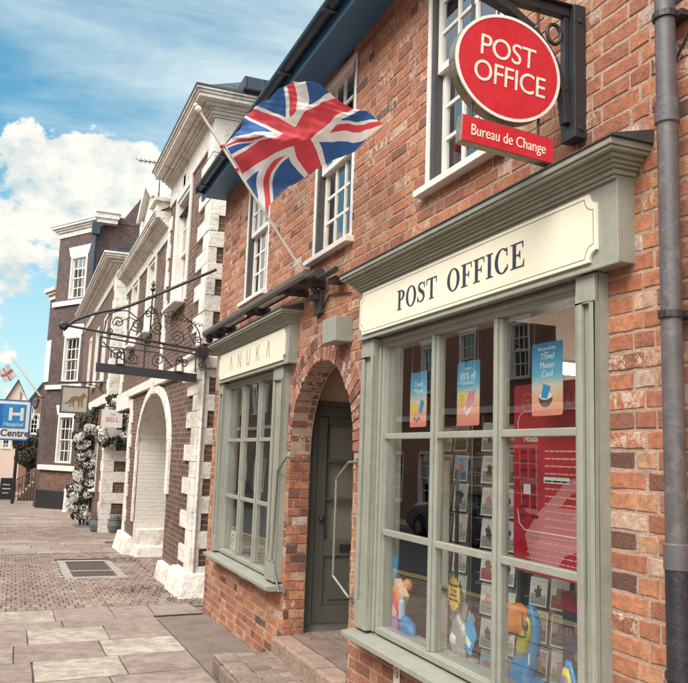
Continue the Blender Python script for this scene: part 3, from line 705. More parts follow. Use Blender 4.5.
al=MB(); al.face([(2.1,9.5,gz(9.5)-.006),(12,9.5,gz(9.5)-.006),(12,10.7,gz(10.7)-.006),(2.1,10.7,gz(10.7)-.006)]); al.face([(3.1,10.7,gz(10.7)-.02),(12,10.7,gz(10.7)-.02),(12,24,gz(24)-.02),(3.1,24,gz(24)-.02)]); struct('alley_path',al,M['tarmac'])
# drain cover
dc=thing('drain_cover','pale framed iron drain cover set in the brick paving','drain cover',(1.27,14.05,gz(14.05)))
q=MB()
for a,b,c,d in ((.82,.95,12.8,15.3),(1.60,1.72,12.8,15.3),(.95,1.60,12.8,12.98),(.95,1.60,15.12,15.3),(.95,1.60,13.68,13.76)): brick(q,GT,a,b,c,d,.004,(.9,.2,.5),.006,.006)
for i in range(7): brick(q,GT,.72,.82,12.95+i*.34,13.1+i*.34,.002,(.8,.2,.5),.004,.006); brick(q,GT,1.72,1.80,12.95+i*.34,13.1+i*.34,.002,(.8,.2,.5),.004,.006)
for f in range(len(q.f)): q.c[f]=(.97,.1,.5)
q.build('frame',M['concrete'],dc)
q=MB()
for a,b in ((12.99,13.67),(13.77,15.11)):
    GT.box(q,.96,1.59,a,b,-.02,-.012)
    n=int((b-a)/.075)
    for i in range(n):
        for j in range(8): GT.box(q,.975+j*.077,1.035+j*.077,a+.012+i*.075,a+.062+i*.075,-.012,-.003)
q.build('grate',M['grate'],dc)
# weeds and grit at the foot of the old building
we=MB()
for (cx,cy,rx,ry,nn) in ((1.75,11.4,.35,.5,700),(2.1,10.4,.22,.35,350),(1.95,15.2,.3,.4,350),(2.5,14,.3,1.0,200)):
    for i in range(nn):
        a=R_.uniform(0,6.28); r=math.sqrt(R_.random()); x,y=cx+rx*r*math.cos(a),cy+ry*r*math.sin(a); z=gz(y)-.004; h=R_.uniform(.004,.03); t=R_.uniform(0,6.28); w_=R_.uniform(.008,.03)
        we.face([(x,y,z),(x+w_*math.cos(t),y+w_*math.sin(t),z+.004),(x+w_*.7*math.cos(t+.8),y+w_*.7*math.sin(t+.8),z+h)])
wd=we.build('weeds',mat('weeds_and_grit',(.10,.075,.05),.9,.4,12,0)); wd['kind']='stuff'; wd['label']='dry weeds and grit gathered at the foot of the white painted building'

# ============================================================ WHITE QUOINED BUILDING
X2=2.2; A0,A1=10.66,20.0
H=thing('quoined_brick_building','old brown brick building with white painted quoins, deep cornice and a tall archway','building',(X2,13,-.2))
FW=Fr((X2,0,0),(0,1,0),(0,0,1),(-1,0,0))
wh=MB()
w1=(12.22,13.32,4.05,5.88); w2=(15.45,16.35,4.0,5.45); w3=(17.85,18.75,4.0,5.45)
arch=(12.75,16.15,-.5,2.74,1.0,0); ent=(17.75,20.0,-.5,2.6,0,0)
FW.facade(wh,A0,A1,-.5,5.62,[arch,ent,w1,w2,w3],depth=.16)
FW.facade(wh,A0,14.1,5.62,6.15,[(w1[0],w1[1],5.62,w1[3])],depth=.16)
wh.face([(X2,A0,-.5),(X2+8,A0,-.5),(X2+8,A0,6.15),(X2,A0,6.15)],[(0,-.5),(8,-.5),(8,6.15),(0,6.15)])
wh.face([(X2,14.1,5.6),(X2+8,14.1,5.6),(X2+8,14.1,6.15),(X2,14.1,6.15)]); wh.face([(X2,A1,2.6),(X2+8,A1,2.6),(X2+8,A1,5.6),(X2,A1,5.6)]); wh.face([(X2,17.75,2.6),(3.3,17.75,2.6),(3.3,20,2.6),(X2,20,2.6)]); wh.face([(X2,17.75,-.6),(3.3,17.75,-.6),(3.3,17.75,2.6),(X2,17.75,2.6)])
wh.face([(3.0,A1,2.6),(3.0,22.1,2.6),(3.0,22.1,5.6),(3.0,A1,5.6)],[(0,-.6),(2.1,-.6),(2.1,5.6),(0,5.6)])
wh.face([(3.3,17.7,-.6),(3.3,22.1,-.6),(3.3,22.1,2.7),(3.3,17.7,2.7)],[(0,-.6),(4.4,-.6),(4.4,2.7),(0,2.7)])
wh.build('wall',M['brown'],H)
# passage lining
pl=MB(); K=20; a,b=12.75,16.15; sp=1.74; cu=(a+b)/2; ru=(b-a)/2
arc=[(a,-.5)]+[(cu-ru*math.cos(math.pi*k/K),sp+1.0*math.sin(math.pi*k/K)) for k in range(K+1)]+[(b,-.5)]
for p,q in zip(arc,arc[1:]):
    du=math.hypot(q[0]-p[0],q[1]-p[1]); pl.face([(X2-.004,p[0],p[1]),(X2-.004,q[0],q[1]),(X2+5,q[0],q[1]),(X2+5,p[0],p[1])],[(0,p[1] if abs(p[1]-q[1])>1 else p[0]),(0,q[1] if abs(p[1]-q[1])>1 else q[0]),(5,q[1] if abs(p[1]-q[1])>1 else q[0]),(5,p[1] if abs(p[1]-q[1])>1 else p[0])])
pl.face([(X2+5,a,-.5),(X2+5,b,-.5),(X2+5,b,3),(X2+5,a,3)])
pl.build('archway_lining',M['whitebrick'],H)
# low painted plinth against the far jamb, with flaking patches
pp=MB(); pp.box(X2+.05,X2+2.0,15.95,16.14,-.4,.28); pp.build('plinth',M['stone'],H,bevel=.03)
ar=MB()
for k in range(K):
    t0,t1=math.pi*k/K,math.pi*(k+1)/K
    q=[(cu-(ru+r)*math.cos(t),sp+(1.0+r*.9)*math.sin(t)) for t,r in ((t0,0),(t0,.17),(t1,.17),(t1,0))]
    FW.poly(ar,q,-.02,.05+.002*(k%2))
FW.poly(ar,[(cu-.12,2.72),(cu+.12,2.72),(cu+.17,3.02),(cu-.17,3.02)],-.02,.09)
FW.box(ar,b,b+.17,.4,sp,-.02,.045); FW.box(ar,a-.17,a,1.1,sp,-.02,.045)
ar.build('arch_surround',M['stone'],H,bevel=.01)
# quoins
def quoins(par,pts):
    q=MB()
    for f in pts: 
        x0,x1,y0,y1,z0,z1=f; j=lambda:R_.uniform(-.012,.012)
        q.box(x0+j()*.6,x1+j(),y0+j()*.6,y1+j(),z0+.001,z1-.001)
    return q.build('quoin',M['stone'],par,bevel=.007)
L=[]; z=-.15; i=0
while z<5.95:
    z2=z+.222; ln_=i%2
    if not (2.86<z<3.0): L.append((X2-.028,X2+(.62 if ln_ else .10),A0-.028,A0+(.75 if not ln_ else .34),z,z2))
    z=z2; i+=1
quoins(H,L)
L=[]; z=-.2; i=0
while z<2.8:
    z2=z+.25; L.append((X2-.03,X2+.2,(17.42 if i%2 else 17.30),17.755,z,z2)); z=z2; i+=1
quoins(H,L)
L=[]; z=3.05; i=0
while z<5.6:
    z2=z+.25; L.append((X2-.025,X2+.05,(14.0 if i%2 else 13.86),14.18,z,z2)); z=z2; i+=1
z=3.05
while z<5.3:
    z2=z+.25; L.append((X2-.025,X2+.05,(19.62 if i%2 else 19.48),20.02,z,z2)); z=z2; i+=1
quoins(H,L)
# plinth blocks
pb=MB()
def splay(mb,x0,x1,y0,y1,z0,z1,s):
    a=[(x0-s,y0-s,z0),(x1,y0-s,z0),(x1,y1+s,z0),(x0-s,y1+s,z0)]; c=[(x0,y0,z1),(x1,y0,z1),(x1,y1,z1),(x0,y1,z1)]
    mb.face(c)
    for i in range(4): j=(i+1)%4; mb.face([a[i],a[j],c[j],c[i]])
splay(pb,2.10,2.6,10.56,11.45,-.25,.22,.10); splay(pb,2.12,2.5,11.47,12.72,-.25,.12,.05); splay(pb,2.10,2.6,16.2,17.75,-.35,.10,.10); splay(pb,2.24,3.0,15.7,16.16,-.35,-.02,.06)
pb.build('plinth',M['stone'],H,bevel=.02)
sc=MB(); FW.box(sc,A0+.0,17.7,2.86,3.02,-.02,.07); FW.box(sc,17.7,A1,2.62,3.02,-.02,.07); FW.box(sc,A0-.05,A0+.8,2.70,2.86,-.02,.10); FW.box(sc,A0-.06,A0+.85,3.02,3.07,-.02,.12); sc.build('string_course',M['stone'],H,bevel=.01)
# near side string / console
sd=MB(); sd.box(X2+.0,X2+2,A0-.07,A0-.03,2.86,3.02); sd.build('side_string',M['stone'],H,bevel=.01)
# strips between windows (raised white panels)
sp_=MB(); FW.box(sp_,12.68,12.86,5.93,6.2,0,.03); FW.box(sp_,15.82,15.98,5.5,5.62,0,.03)
for u0,u1,v0,v1 in (w1,w2,w3):
    FW.box(sp_,u0-.10,u0,v0-.02,v1+.12,0,.035); FW.box(sp_,u1,u1+.10,v0-.02,v1+.12,0,.035); FW.box(sp_,u0,u1,v1,v1+.12,0,.035)
sp_.build('window_surround',M['white'],H,bevel=.006)
for k,(u0,u1,v0,v1) in enumerate((w1,w2,w3)): sash(H,FW,u0,u1,v0,v1,3,4,M['white'],sillw=.16,proud=.012)
room('room',X2+.17,X2+1.5,10.7,19.8,3.1,6.0,M['blind'],H,M['dark'])
# cornices, built as tiers over front and near side
def ctier(par,y0,y1,z0,hs,outs,xb=10.2,side=True,name='cornice',x=X2):
    c=MB(); z=z0
    for h,o in zip(hs,outs): c.box(x-o,xb,y0-(o if side else 0),y1,z,z+h-.0); z+=h
    return c.build(name,M['stone'],par,bevel=.006),z
c1,zt=ctier(H,A0,14.1,6.0,(.34,.03,.04,.035,.04,.05,.04,.03),(.03,.06,.10,.14,.20,.32,.34,.37))
c2,zt2=ctier(H,14.1,A1,5.45,(.22,.03,.04,.035,.04,.05,.04,.03),(.03,.06,.10,.14,.18,.26,.28,.30),side=False)
# thin dark capping and roof
rc=MB(); rc.box(X2-.38,10.2,A0-.38,14.15,zt+.001,zt+.03); rc.build('lead_capping',M['lead'],H)
rr=MB(); rr.face([(X2-.30,A0-.3,zt+.03),(X2-.30,14.1,zt+.03),(6,14.1,9.0),(6,A0+2.5,9.0)],[(0,0),(3.5,0),(3.5,5),(0,5)]); rr.face([(X2-.30,A0-.3,zt+.03),(10,A0-.3,zt+.03),(10,A0+2.5,9.0),(6,A0+2.5,9.0)],[(0,0),(8,0),(8,4),(4,4)])
rr.face([(X2-.2,14.1,zt2),(X2-.2,A1,zt2),(6,A1,8.4),(6,14.1,8.4)],[(0,0),(6,0),(6,5),(0,5)]); rr.face([(6,14.09,8.4),(6,14.09,5.7),(X2+.3,14.09,5.7)])
rr.build('roof',M['slate'],H)
rt=MB()
for i in range(9): 
    x=2.9+i*.32; rt.box(x,x+.26,A0-.46,A0-.05,zt+.03+i*.0,zt+.12)
rt.box(2.45,2.8,A0-.46,A0-.1,zt+.03,zt+.22)
rt.build('ridge_tile',M['slate'],H,bevel=.01)
# pedimented dormer on the lower cornice
dm=thing('pedimented_dormer','white painted pediment standing on the lower cornice of the quoined building','dormer',(2.2,16.5,zt2)) if False else None
pd=MB(); P0=zt2+.002
FW.poly(pd,[(15.7,P0),(17.6,P0),(17.6,P0+.75),(16.65,P0+1.25),(15.7,P0+.75)],-1.2,.04); FW.poly(pd,[(15.55,P0+.70),(15.7,P0+.70),(16.65,P0+1.2),(17.6,P0+.70),(17.75,P0+.70),(17.75,P0+.80),(16.65,P0+1.40),(15.55,P0+.80)],-1.25,.17)
FW.box(pd,15.62,15.86,P0,P0+.70,.04,.10); FW.box(pd,17.44,17.68,P0,P0+.70,.04,.10)
pd.build('dormer',M['stone'],H,bevel=.01)
u_=MB(); u_.box(X2-.24,X2+.1,14.2,14.75,zt2+.002,zt2+.2); u_.box(X2-.30,X2+.16,14.15,14.8,zt2+.2,zt2+.27); u_.build('parapet_block',M['stone'],H,bevel=.01)
ae=thing('television_aerial','small dark television aerial above the cornice end of the quoined building','aerial',(2.0,14.0,6.2))
q=MB(); q.tube([(1.98,14.25,6.05),(1.98,14.25,7.0)],.013,6); q.tube([(1.98,14.25,6.85),(1.62,14.5,6.93)],.009,6); q.build('mast',M['black'],ae)
q=MB()
for k in range(6): x=1.98-.36*k/5; y=14.25+.25*k/5; z=6.85+.08*k/5; q.tube([(x-.07,y-.1,z),(x+.07,y+.1,z)],.006,5)
q.build('elements',M['black'],ae)
# side pipe on the near corner
sp2=MB(); sp2.tube([(X2+.02,A0-.06,gz(10.6)),(X2+.02,A0-.06,2.84)],.02,10); o=sp2.build('drainpipe',M['stone'],H); 
# ============================================================ WING BUILDING
G=thing('wing_building','white and brown brick wing with quoined corner and grapevine style creeper at its foot','building',(2.15,26,-.4))
G['label']='narrow brown brick wing with white corner quoins, between archway building and dark tall building'
XW=2.15; FG=Fr((XW,0,0),(0,1,0),(0,0,1),(-1,0,0)); g0,g1=22.0,33.2
wm=MB(); gw=[(24,25,3.7,5.6),(26.6,27.6,3.7,5.6),(29.2,30.2,3.7,5.6),(24,25,.6,2.4),(29.2,30.2,.6,2.4)]
FG.facade(wm,g0,g1,-1,6.4,gw,depth=.15); wm.face([(XW,g0,-1),(9,g0,-1),(9,g0,6.4),(XW,g0,6.4)],[(0,-1),(7,-1),(7,6.4),(0,6.4)]); wm.face([(XW,g1,-1),(9,g1,-1),(9,g1,6.4),(XW,g1,6.4)])
wm.build('wall',M['brown'],G)
L=[]; z=-.45; i=0
while z<6.2:
    z2=z+.27; L.append((XW-.03,XW+(.55 if i%2 else .26),g0-.03,g0+(.7 if not i%2 else .4),z,z2)); z=z2; i+=1
quoins(G,L)
for (a,b,c,d) in gw: sash(G,FG,a,b,c,d,3,4,M['white'],sillw=.12,proud=.02,fw=.1)
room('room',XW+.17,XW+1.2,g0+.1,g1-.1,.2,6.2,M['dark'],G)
sc=MB(); FG.box(sc,g0+.42,g1,2.95,3.2,0,.08); sc.build('string_course',M['stone'],G); sc=MB(); sc.box(XW+.6,9,g0-.06,g0,2.9,3.1); sc.build('string_course',M['stone'],G)
_,zg=ctier(G,g0,g1,6.25,(.3,.05,.06,.07,.05,.06,.05),(.03,.08,.14,.24,.36,.40,.44),xb=9,x=XW)
q=MB(); q.face([(XW-.3,g0-.3,zg),(XW-.3,g1,zg),(5.5,g1,zg+1.9),(5.5,g0-.3,zg+1.9)],[(0,0),(11,0),(11,4),(0,4)]); q.face([(XW-.3,g0-.3,zg),(9,g0-.3,zg),(5.5,g0-.3,zg+1.9)]); q.build('roof',M['slate'],G)
# ============================================================ DARK TALL BUILDING
K_=thing('dark_brick_building','tall dark purple brown brick building with white sash windows and a black plinth','building',(2.35,34,-.75))
dd_=V((-.51,.86,0)).normalized(); FD=Fr((2.35,34,0),dd_,(0,0,1),(-.86,-.51,0)); LD=2.62
dw=[(.50,1.65,7.90,9.72),(.50,1.65,4.42,6.32),(.52,1.62,1.12,3.06)]
m_=MB(); FD.facade(m_,0,LD,.92,11.0,dw,depth=.14); 
m_.face([(2.35,34,-1),(12,34,-1),(12,34,11.3),(2.35,34,11.3)],[(0,-1),(9.6,-1),(9.6,11.3),(0,11.3)])
m_.face([(3.4,34.001,11.3),(12,34.001,11.3),(12,34.001,12.7),(4.3,34.001,12.7)],[(0,11.3),(9.6,11.3),(9.6,12.7),(1,12.7)])
e=FD.P(LD,0); m_.face([(e.x,e.y,-1),(e.x+4,e.y+7,-1),(e.x+4,e.y+7,11),(e.x,e.y,11)],[(0,-1),(8,-1),(8,11),(0,11)])
m_.build('wall',M['purple'],K_)
m_=MB(); FD.facade(m_,0,LD,.0,.92,[],0); m_.build('lower_wall',M['brown'],K_)
m_=MB(); FD.box(m_,-.05,LD+.05,-1.,.0,-.3,.10); m_.build('plinth',M['black'],K_,bevel=.02)
def lint(fr,mb,u0,u1,z0,z1,sp=.2,n=.03): fr.poly(mb,[(u0-.06,z0),(u1+.06,z0),(u1+sp,z1),(u0-sp,z1)],-.02,n)
m_=MB()
for (a,b,c,d),hh in zip(dw,(.40,.46,.40)): lint(FD,m_,a,b,d+.005,d+hh)
m_.build('lintel',M['white'],K_)
m_=MB(); FD.box(m_,-.02,LD+.05,7.62,7.82,-.01,.09); FD.box(m_,-.02,LD+.05,4.12,4.30,-.01,.09); FD.box(m_,-.04,LD+.06,.82,1.02,-.01,.12); m_.build('band_course',M['white'],K_)
for (a,b,c,d) in dw: sash(K_,FD,a,b,c,d,3,4,M['white'],sill=False,fw=.10,proud=.02,bar=.035)
m_=MB()
q=FD; m_.face([q.P(.1,1,-.5),q.P(LD,1,-.5),q.P(LD,10.8,-.5),q.P(.1,10.8,-.5)]); m_.build('blind',M['blind'],K_)
m_=MB(); z=10.62
for h,o in ((.22,.04),(.08,.12),(.08,.2),(.10,.30),(.05,.34)): FD.box(m_,-o*.9,LD+o,z,z+h,-.5,o); z+=h
m_.box(2.30,3.1,33.60,33.98,10.9,11.08); m_.box(2.25,3.15,33.52,33.98,11.08,11.30); m_.box(2.2,3.2,33.45,33.98,11.30,11.42)
m_.build('cornice',M['stone'],K_)
m_=MB(); m_.tube([(2.28,33.78,.1),(2.28,33.78,10.9)],.085,10); m_.box(2.12,2.44,33.62,33.92,10.4,10.9); m_.build('drainpipe',M['gutter'],K_)
m_=MB(); m_.box(12,2.35,34,44,11.0,11.02); m_.build('roof',M['slate'],K_)
# neighbour beyond
N1=thing('far_dark_house','dark brick house with white cornice just beyond the tall dark building','building',(.9,37,-.8))
n0=FD.P(LD+.15,0,-.25); FN=Fr(n0,V((-.30,.95,0)),(0,0,1),(-.95,-.30,0)); m_=MB(); FN.facade(m_,0,.95,-1,8.3,[],0); 
FNs=Fr(n0,V((1,0,0)),(0,0,1),(0,-1,0)); FNs.facade(m_,0,2,-1,8.3,[],0); m_.build('wall',M['purple'],N1)
m_=MB(); z=8.1
for h,o in ((.2,.05),(.12,.15),(.15,.25)): FN.box(m_,-.1,.95+o,z,z+h,-.6,o); z+=h
m_.build('cornice',M['stone'],N1); m_=MB(); FN.box(m_,.25,.85,4.5,6.3,0,.05); m_.build('signboard',M['white'],N1)
# distant houses closing the street
def house(name,lab,x0,x1,y0,y1,z0,ze,zr,mw,wins_=(),gable=True,par=None,chim=False,front='y'):
    h=thing(name,lab,'building',((x0+x1)/2,y0,z0)); m=MB(); FH=Fr((0,y0,0),(1,0,0),(0,0,1),(0,-1,0)); FH.facade(m,x0,x1,z0,ze,list(wins_),.15)
    m.face([(x0,y0,z0),(x0,y1,z0),(x0,y1,ze),(x0,y0,ze)]); m.face([(x1,y0,z0),(x1,y1,z0),(x1,y1,ze),(x1,y0,ze)])
    xm=(x0+x1)/2
    if gable: m.face([(x0,y0,ze),(x1,y0,ze),(xm,y0,zr)])
    m.build('wall',mw,h); r=MB(); 
    if gable:
        r.face([(x0-.2,y0-.2,ze-.1),(xm,y0-.2,zr+.05),(xm,y1,zr+.05),(x0-.2,y1,ze-.1)]); r.face([(x1+.2,y0-.2,ze-.1),(xm,y0-.2,zr+.05),(xm,y1,zr+.05),(x1+.2,y1,ze-.1)])
        r.face([(x0-.2,y0-.2,ze-.35),(xm,y0-.2,zr-.2),(xm,y0-.2,zr+.05),(x0-.2,y0-.2,ze-.1)])
    else: r.face([(x0-.2,y0-.2,ze),(x1+.2,y0-.2,ze),(x1-.6,y0+2.4,zr),(x0+.6,y0+2.4,zr)]); r.face([(x0-.2,y0-.2,ze),(x0+.6,y0+2.4,zr),(x0-.2,y0+5,ze)]); r.face([(x1+.2,y0-.2,ze),(x1-.6,y0+2.4,zr),(x1+.2,y0+5,ze)])
    ro=r.build('roof',M['slate'],h)
    for w in wins_: sash(h,FH,*w[:4],2,4,M['white'],sill=True,fw=.12,bar=.04)
    q=MB(); FH.facade(q,x0+.1,x1-.1,z0,ze-.2,[],0); 
    for v in q.v: v.y+=.6
    q.build('room',M['dark'],h)
    return h
house('gabled_house','distant orange brown gabled house behind the white flag with a red cross',0.30,5.5,60,68,-1.6,4.3,8.6,M['farred'],[(.7,1.35,2.6,4.0),(2.2,3.2,2.6,4.0)])
house('grey_roofed_house','far off pale house with a pointed grey roof above the road sign',-1.6,1.0,78,84,-1.8,4.8,7.6,M['plaster'],[(-1.2,-.5,1.5,3.0),(-.1,.5,1.5,3.0)])
house('distant_shop','far shop closing the street, with a red fascia, left of the iron steps',-9,-1.7,96,104,-1.8,3.9,6.6,M['farred'],[(-7,-6,1.6,3.0),(-4,-3,1.6,3.0)],gable=False)
# ============================================================ OTHER SIDE OF THE STREET
FO=Fr((-9.6,0,0),(0,1,0),(0,0,1),(1,0,0))
def opp(lab,y0,y1,h,mw,seed,door_=True):
    R2=random.Random(seed); b=thing('terraced_building',lab,'building',(-9.6,(y0+y1)/2,gz((y0+y1)/2)),'buildings across the street'); ws=[]; n=max(2,int((y1-y0)/3.0)); zb=gz(y1)
    for i in range(n):
        c=y0+(i+.5)*(y1-y0)/n
        ws.append((c-.5,c+.5,4.3,6.0)); 
        if h>9: ws.append((c-.42,c+.42,7.2,8.4))
        ws.append((c-.8,c+.8,zb+.8,zb+2.7,.35,.15))
    m=MB(); FO.facade(m,y0,y1,zb-.5,h,ws,.15); m.face([(-9.6,y0,zb),(-16,y0,zb),(-16,y0,h),(-9.6,y0,h)]); m.face([(-9.6,y1,zb),(-16,y1,zb),(-16,y1,h),(-9.6,y1,h)]); m.build('wall',mw,b)
    for w in ws: sash(b,FO,*w[:4],3,4,M['white'],fw=.09,bar=.035,sillw=.1)
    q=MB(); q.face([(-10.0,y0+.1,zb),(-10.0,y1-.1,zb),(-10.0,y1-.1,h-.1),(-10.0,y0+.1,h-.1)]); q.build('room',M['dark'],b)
    q=MB(); FO.box(q,y0,y1,3.25,3.45,0,.1); FO.box(q,y0,y1,h-.1,h+.05,-.3,.2); FO.box(q,y0,y1,h+.05,h+.2,-.3,.32)
    for w in ws:
        if len(w)<5: lint(FO,q,w[0],w[1],w[3]+.02,w[3]+.26,.12)
    q.build('cornice',M['white'],b)
    q=MB(); q.face([(-9.35,y0,h+.2),(-9.35,y1,h+.2),(-13,y1,h+2.6),(-13,y0,h+2.6)],[(y0,0),(y1,0),(y1,4),(y0,4)]); q.face([(-16,y0,h),(-16,y1,h),(-13,y1,h+2.6),(-13,y0,h+2.6)]); q.build('roof',M['slate'],b)
opp('red brick terrace opposite with three storeys of white windows',-6,9,9.6,M['farred'],1)
M['opp']=bricktex('tan_brick',(.36,.19,.12),(.42,.24,.15),(.35,.27,.2))
opp('tan brown brick terrace opposite, three storeys tall',9,22,10.2,M['opp'],2)
opp('orange brick terrace opposite with two storeys',22,34,8.2,M['farred'],3)
opp('tall purple brown terrace far along the opposite side',34,50,10.0,M['purple'],4)
opp('last warm brown terrace at the far end of the opposite side',50,70,8.6,M['warmbrick'],5)
FLAG=[[(1.606, 5.797, 3.584), (1.71, 5.646, 3.729), (1.779, 5.173, 3.735), (1.893, 4.84, 3.757), (1.986, 4.487, 3.85)], [(1.522, 5.961, 3.794), (1.605, 5.875, 3.894), (1.681, 5.077, 3.809), (1.789, 4.679, 3.846), (1.852, 4.42, 3.864)], [(1.438, 6.12, 4.028), (1.501, 5.586, 3.985), (1.592, 5.012, 3.898), (1.673, 4.789, 3.965), (1.726, 4.532, 3.963)], [(1.354, 6.06, 4.101), (1.408, 5.452, 4.011), (1.5, 5.308, 4.084), (1.549, 4.929, 4.077), (1.612, 4.62, 4.084)], [(1.27, 5.799, 4.042), (1.327, 5.649, 4.131), (1.396, 5.587, 4.237), (1.429, 5.156, 4.222), (1.506, 4.879, 4.195)]]
# ============================================================ HANGING SIGN
FS=Fr((0,2.75,0),(1,0,0),(0,0,1),(0,-1,0))
hs=thing('hanging_sign','round red enamel sign with a small red plate below, hung from a black wall bracket','sign',(2.13,2.75,3.13))
q=MB(); FS.box(q,2.085,2.145,3.13,3.735,-.05,.05); FS.box(q,2.06,2.085,3.20,3.70,-.012,.012)
FS.box(q,1.40,2.085,3.69,3.73,-.02,.02); FS.box(q,1.40,2.085,3.73,3.738,-.04,.04)
pts=[(2.075,3.20),(2.06,3.34),(2.0,3.48),(1.90,3.59),(1.78,3.66),(1.66,3.695)]
for k in range(len(pts)-1):
    a,b=pts[k],pts[k+1]; d=V((b[0]-a[0],b[1]-a[1])).normalized(); o=(-d[1]*.017,d[0]*.017)
    FS.poly(q,[(a[0]-o[0],a[1]-o[1]),(b[0]-o[0],b[1]-o[1]),(b[0]+o[0],b[1]+o[1]),(a[0]+o[0],a[1]+o[1])],-.022-.0004*k,.022+.0004*k)
q.tube([FS.P(2.015+.035*math.cos(t*math.pi/8),3.60+.045*math.sin(t*math.pi/8)) for t in range(16)],.009,8,closed=True)
for z in (3.17,3.66): q.lathe(FS.P(2.115,z,.05),[(.012,0),(.012,.008)],8,ax=(0,-1,0))
q.build('bracket',M['black'],hs,bevel=.003)
cx_,cz_,rx_,rz_=1.772,3.378,.255,.232
ellp=lambda s:[(cx_+(rx_+s)*math.cos(2*math.pi*k/64),cz_+(rz_+s)*math.sin(2*math.pi*k/64)) for k in range(64)]
q=MB(); FS.poly(q,ellp(0),-.03,.022); rim=q.build('sign_disc',M['brass'],hs)
def annulus(mb,fr,s0,s1,n0,n1):
    A,B=ellp(s0),ellp(s1)
    for k in range(64): j=(k+1)%64; fr.poly(mb,[A[k],A[j],B[j],B[k]],n0,n1)
for nm,n0,n1 in (('face',.0225,.026),('face',-.034,-.0305)):
    q=MB(); FS.poly(q,ellp(-.014),n0,n1); q.build('disc_face',M['red'],rim)
q=MB(); annulus(q,FS,-.001,-.014,.022,.028); q.build('white_rim',M['white'],rim)
ltr=mat('sign_letter_white',(.80,.74,.62),.4,.12,40,.0003,60,dirt=.5,dirtcol=(.32,.24,.12))
text('lettering','POST',FS,cx_-.010,3.405,.130,ltr,rim,n=.026,align='CENTER',sx=.92,space=.95)
text('lettering','OFFICE',FS,cx_+.008,3.290,.130,ltr,rim,n=.026,align='CENTER',sx=.88,space=.95)
q=MB(); FS.box(q,1.555,2.0,3.012,3.128,-.025,.018); pl_=q.build('sign_plate',M['brass'],hs,bevel=.002)
q=MB(); FS.box(q,1.56,1.996,3.017,3.123,.0181,.0215); q.build('plate_face',M['red'],pl_)
text('lettering','Bureau de Change',FS,1.778,3.048,.066,ltr,pl_,n=.0215,align='CENTER',sx=.74)
for x in (1.61,1.935):
    q=MB(); q.tube([FS.P(x,3.69),FS.P(x,cz_+rz_*math.sqrt(max(0,1-((x-cx_)/rx_)**2))-.01)],.006,6); q.tube([FS.P(x,cz_-rz_*math.sqrt(max(0,1-((x-cx_)/rx_)**2))+.01),FS.P(x,3.125)],.006,6); q.build('hanger',M['black'],hs)
for o_,cc_ in ((rim,V((1.772,2.75,3.378))),(pl_,V((1.778,2.75,3.10)))):
    c0_=cc_-ORG[hs.name]; o_.matrix_basis=Matrix.Translation(c0_)@Matrix.Rotation(math.radians(3.5),4,'Y')@Matrix.Translation(-c0_)
# ============================================================ UNION FLAG
def flagmat(kind):
    m,nt,b,o=newmat(kind); g=N(nt); sx=g.n('ShaderNodeSeparateXYZ'); g.l(g.uv(),sx.inputs[0]); mt=g.math
    X=mt('SUBTRACT',mt('MULTIPLY',sx.outputs[0],60),30); Y=mt('SUBTRACT',mt('MULTIPLY',sx.outputs[1],30),15); aX=mt('ABSOLUTE',X); aY=mt('ABSOLUTE',Y)
    lt=lambda a,t:mt('LESS_THAN',a,t)
    if kind=='union_flag_cloth':
        d1=mt('DIVIDE',mt('SUBTRACT',X,mt('MULTIPLY',Y,2)),2.236); d2=mt('DIVIDE',mt('ADD',X,mt('MULTIPLY',Y,2)),2.236)
        wd_=mt('MAXIMUM',lt(mt('ABSOLUTE',d1),3),lt(mt('ABSOLUTE',d2),3))
        r1=mt('MULTIPLY',lt(mt('ABSOLUTE',d1),2),lt(mt('MULTIPLY',d1,X),0)); r2=mt('MULTIPLY',lt(mt('ABSOLUTE',d2),2),mt('GREATER_THAN',mt('MULTIPLY',d2,X),0))
        wc=mt('MAXIMUM',lt(aX,5.2),lt(aY,5.2)); rc=mt('MAXIMUM',lt(aX,3.2),lt(aY,3.2))
        c=g.mix(wd_,(.010,.10,.33),(.88,.85,.82)); c=g.mix(mt('MAXIMUM',r1,r2),c,(.72,.05,.07)); c=g.mix(wc,c,(.88,.85,.82)); c=g.mix(rc,c,(.72,.05,.07))
        c=g.mix(lt(sx.outputs[0],.012),c,(.7,.67,.66))
    else: c=g.mix(mt('MAXIMUM',lt(aX,3.2),lt(aY,2.8)),(.72,.70,.68),(.55,.14,.07))
    w=g.noise(g.uv(),300,2); c=g.mix(mt('MULTIPLY',w,.15),c,(.4,.36,.36)); g.l(c,b.inputs['Base Color']); b.inputs['Roughness'].default_value=.75
    nt.nodes.remove(b) if False else None
    tr=g.n('ShaderNodeBsdfTranslucent'); g.l(c,tr.inputs[0]); mx=g.n('ShaderNodeMixShader'); mx.inputs[0].default_value=.35; g.l(b.outputs[0],mx.inputs[1]); g.l(tr.outputs[0],mx.inputs[2]); g.l(mx.outputs[0],o.inputs[0])
    return m
def catmull(p0,p1,p2,p3,t): return .5*((2*p1)+(p2-p0)*t+(2*p0-5*p1+4*p2-p3)*t*t+(3*p1-p0-3*p2+p3)*t**3)
def surf(G,nu,nv):
    G=[[V(p) for p in r] for r in G]
    def ev(row,s):
        n=len(row)-1; x=min(s*n,n-1e-6); i=int(x); g=lambda k: row[k] if 0<=k<=n else (2*row[0]-row[1] if k<0 else 2*row[n]-row[n-1])
        return catmull(g(i-1),g(i),g(i+1),g(i+2),x-i)
    return [[ev([ev(r,a/nu) for r in G],b/nv) for a in range(nu+1)] for b in range(nv+1)]
pts=surf(FLAG,110,60); q=MB(); Q=len(pts)-1; Z=len(pts[0])-1
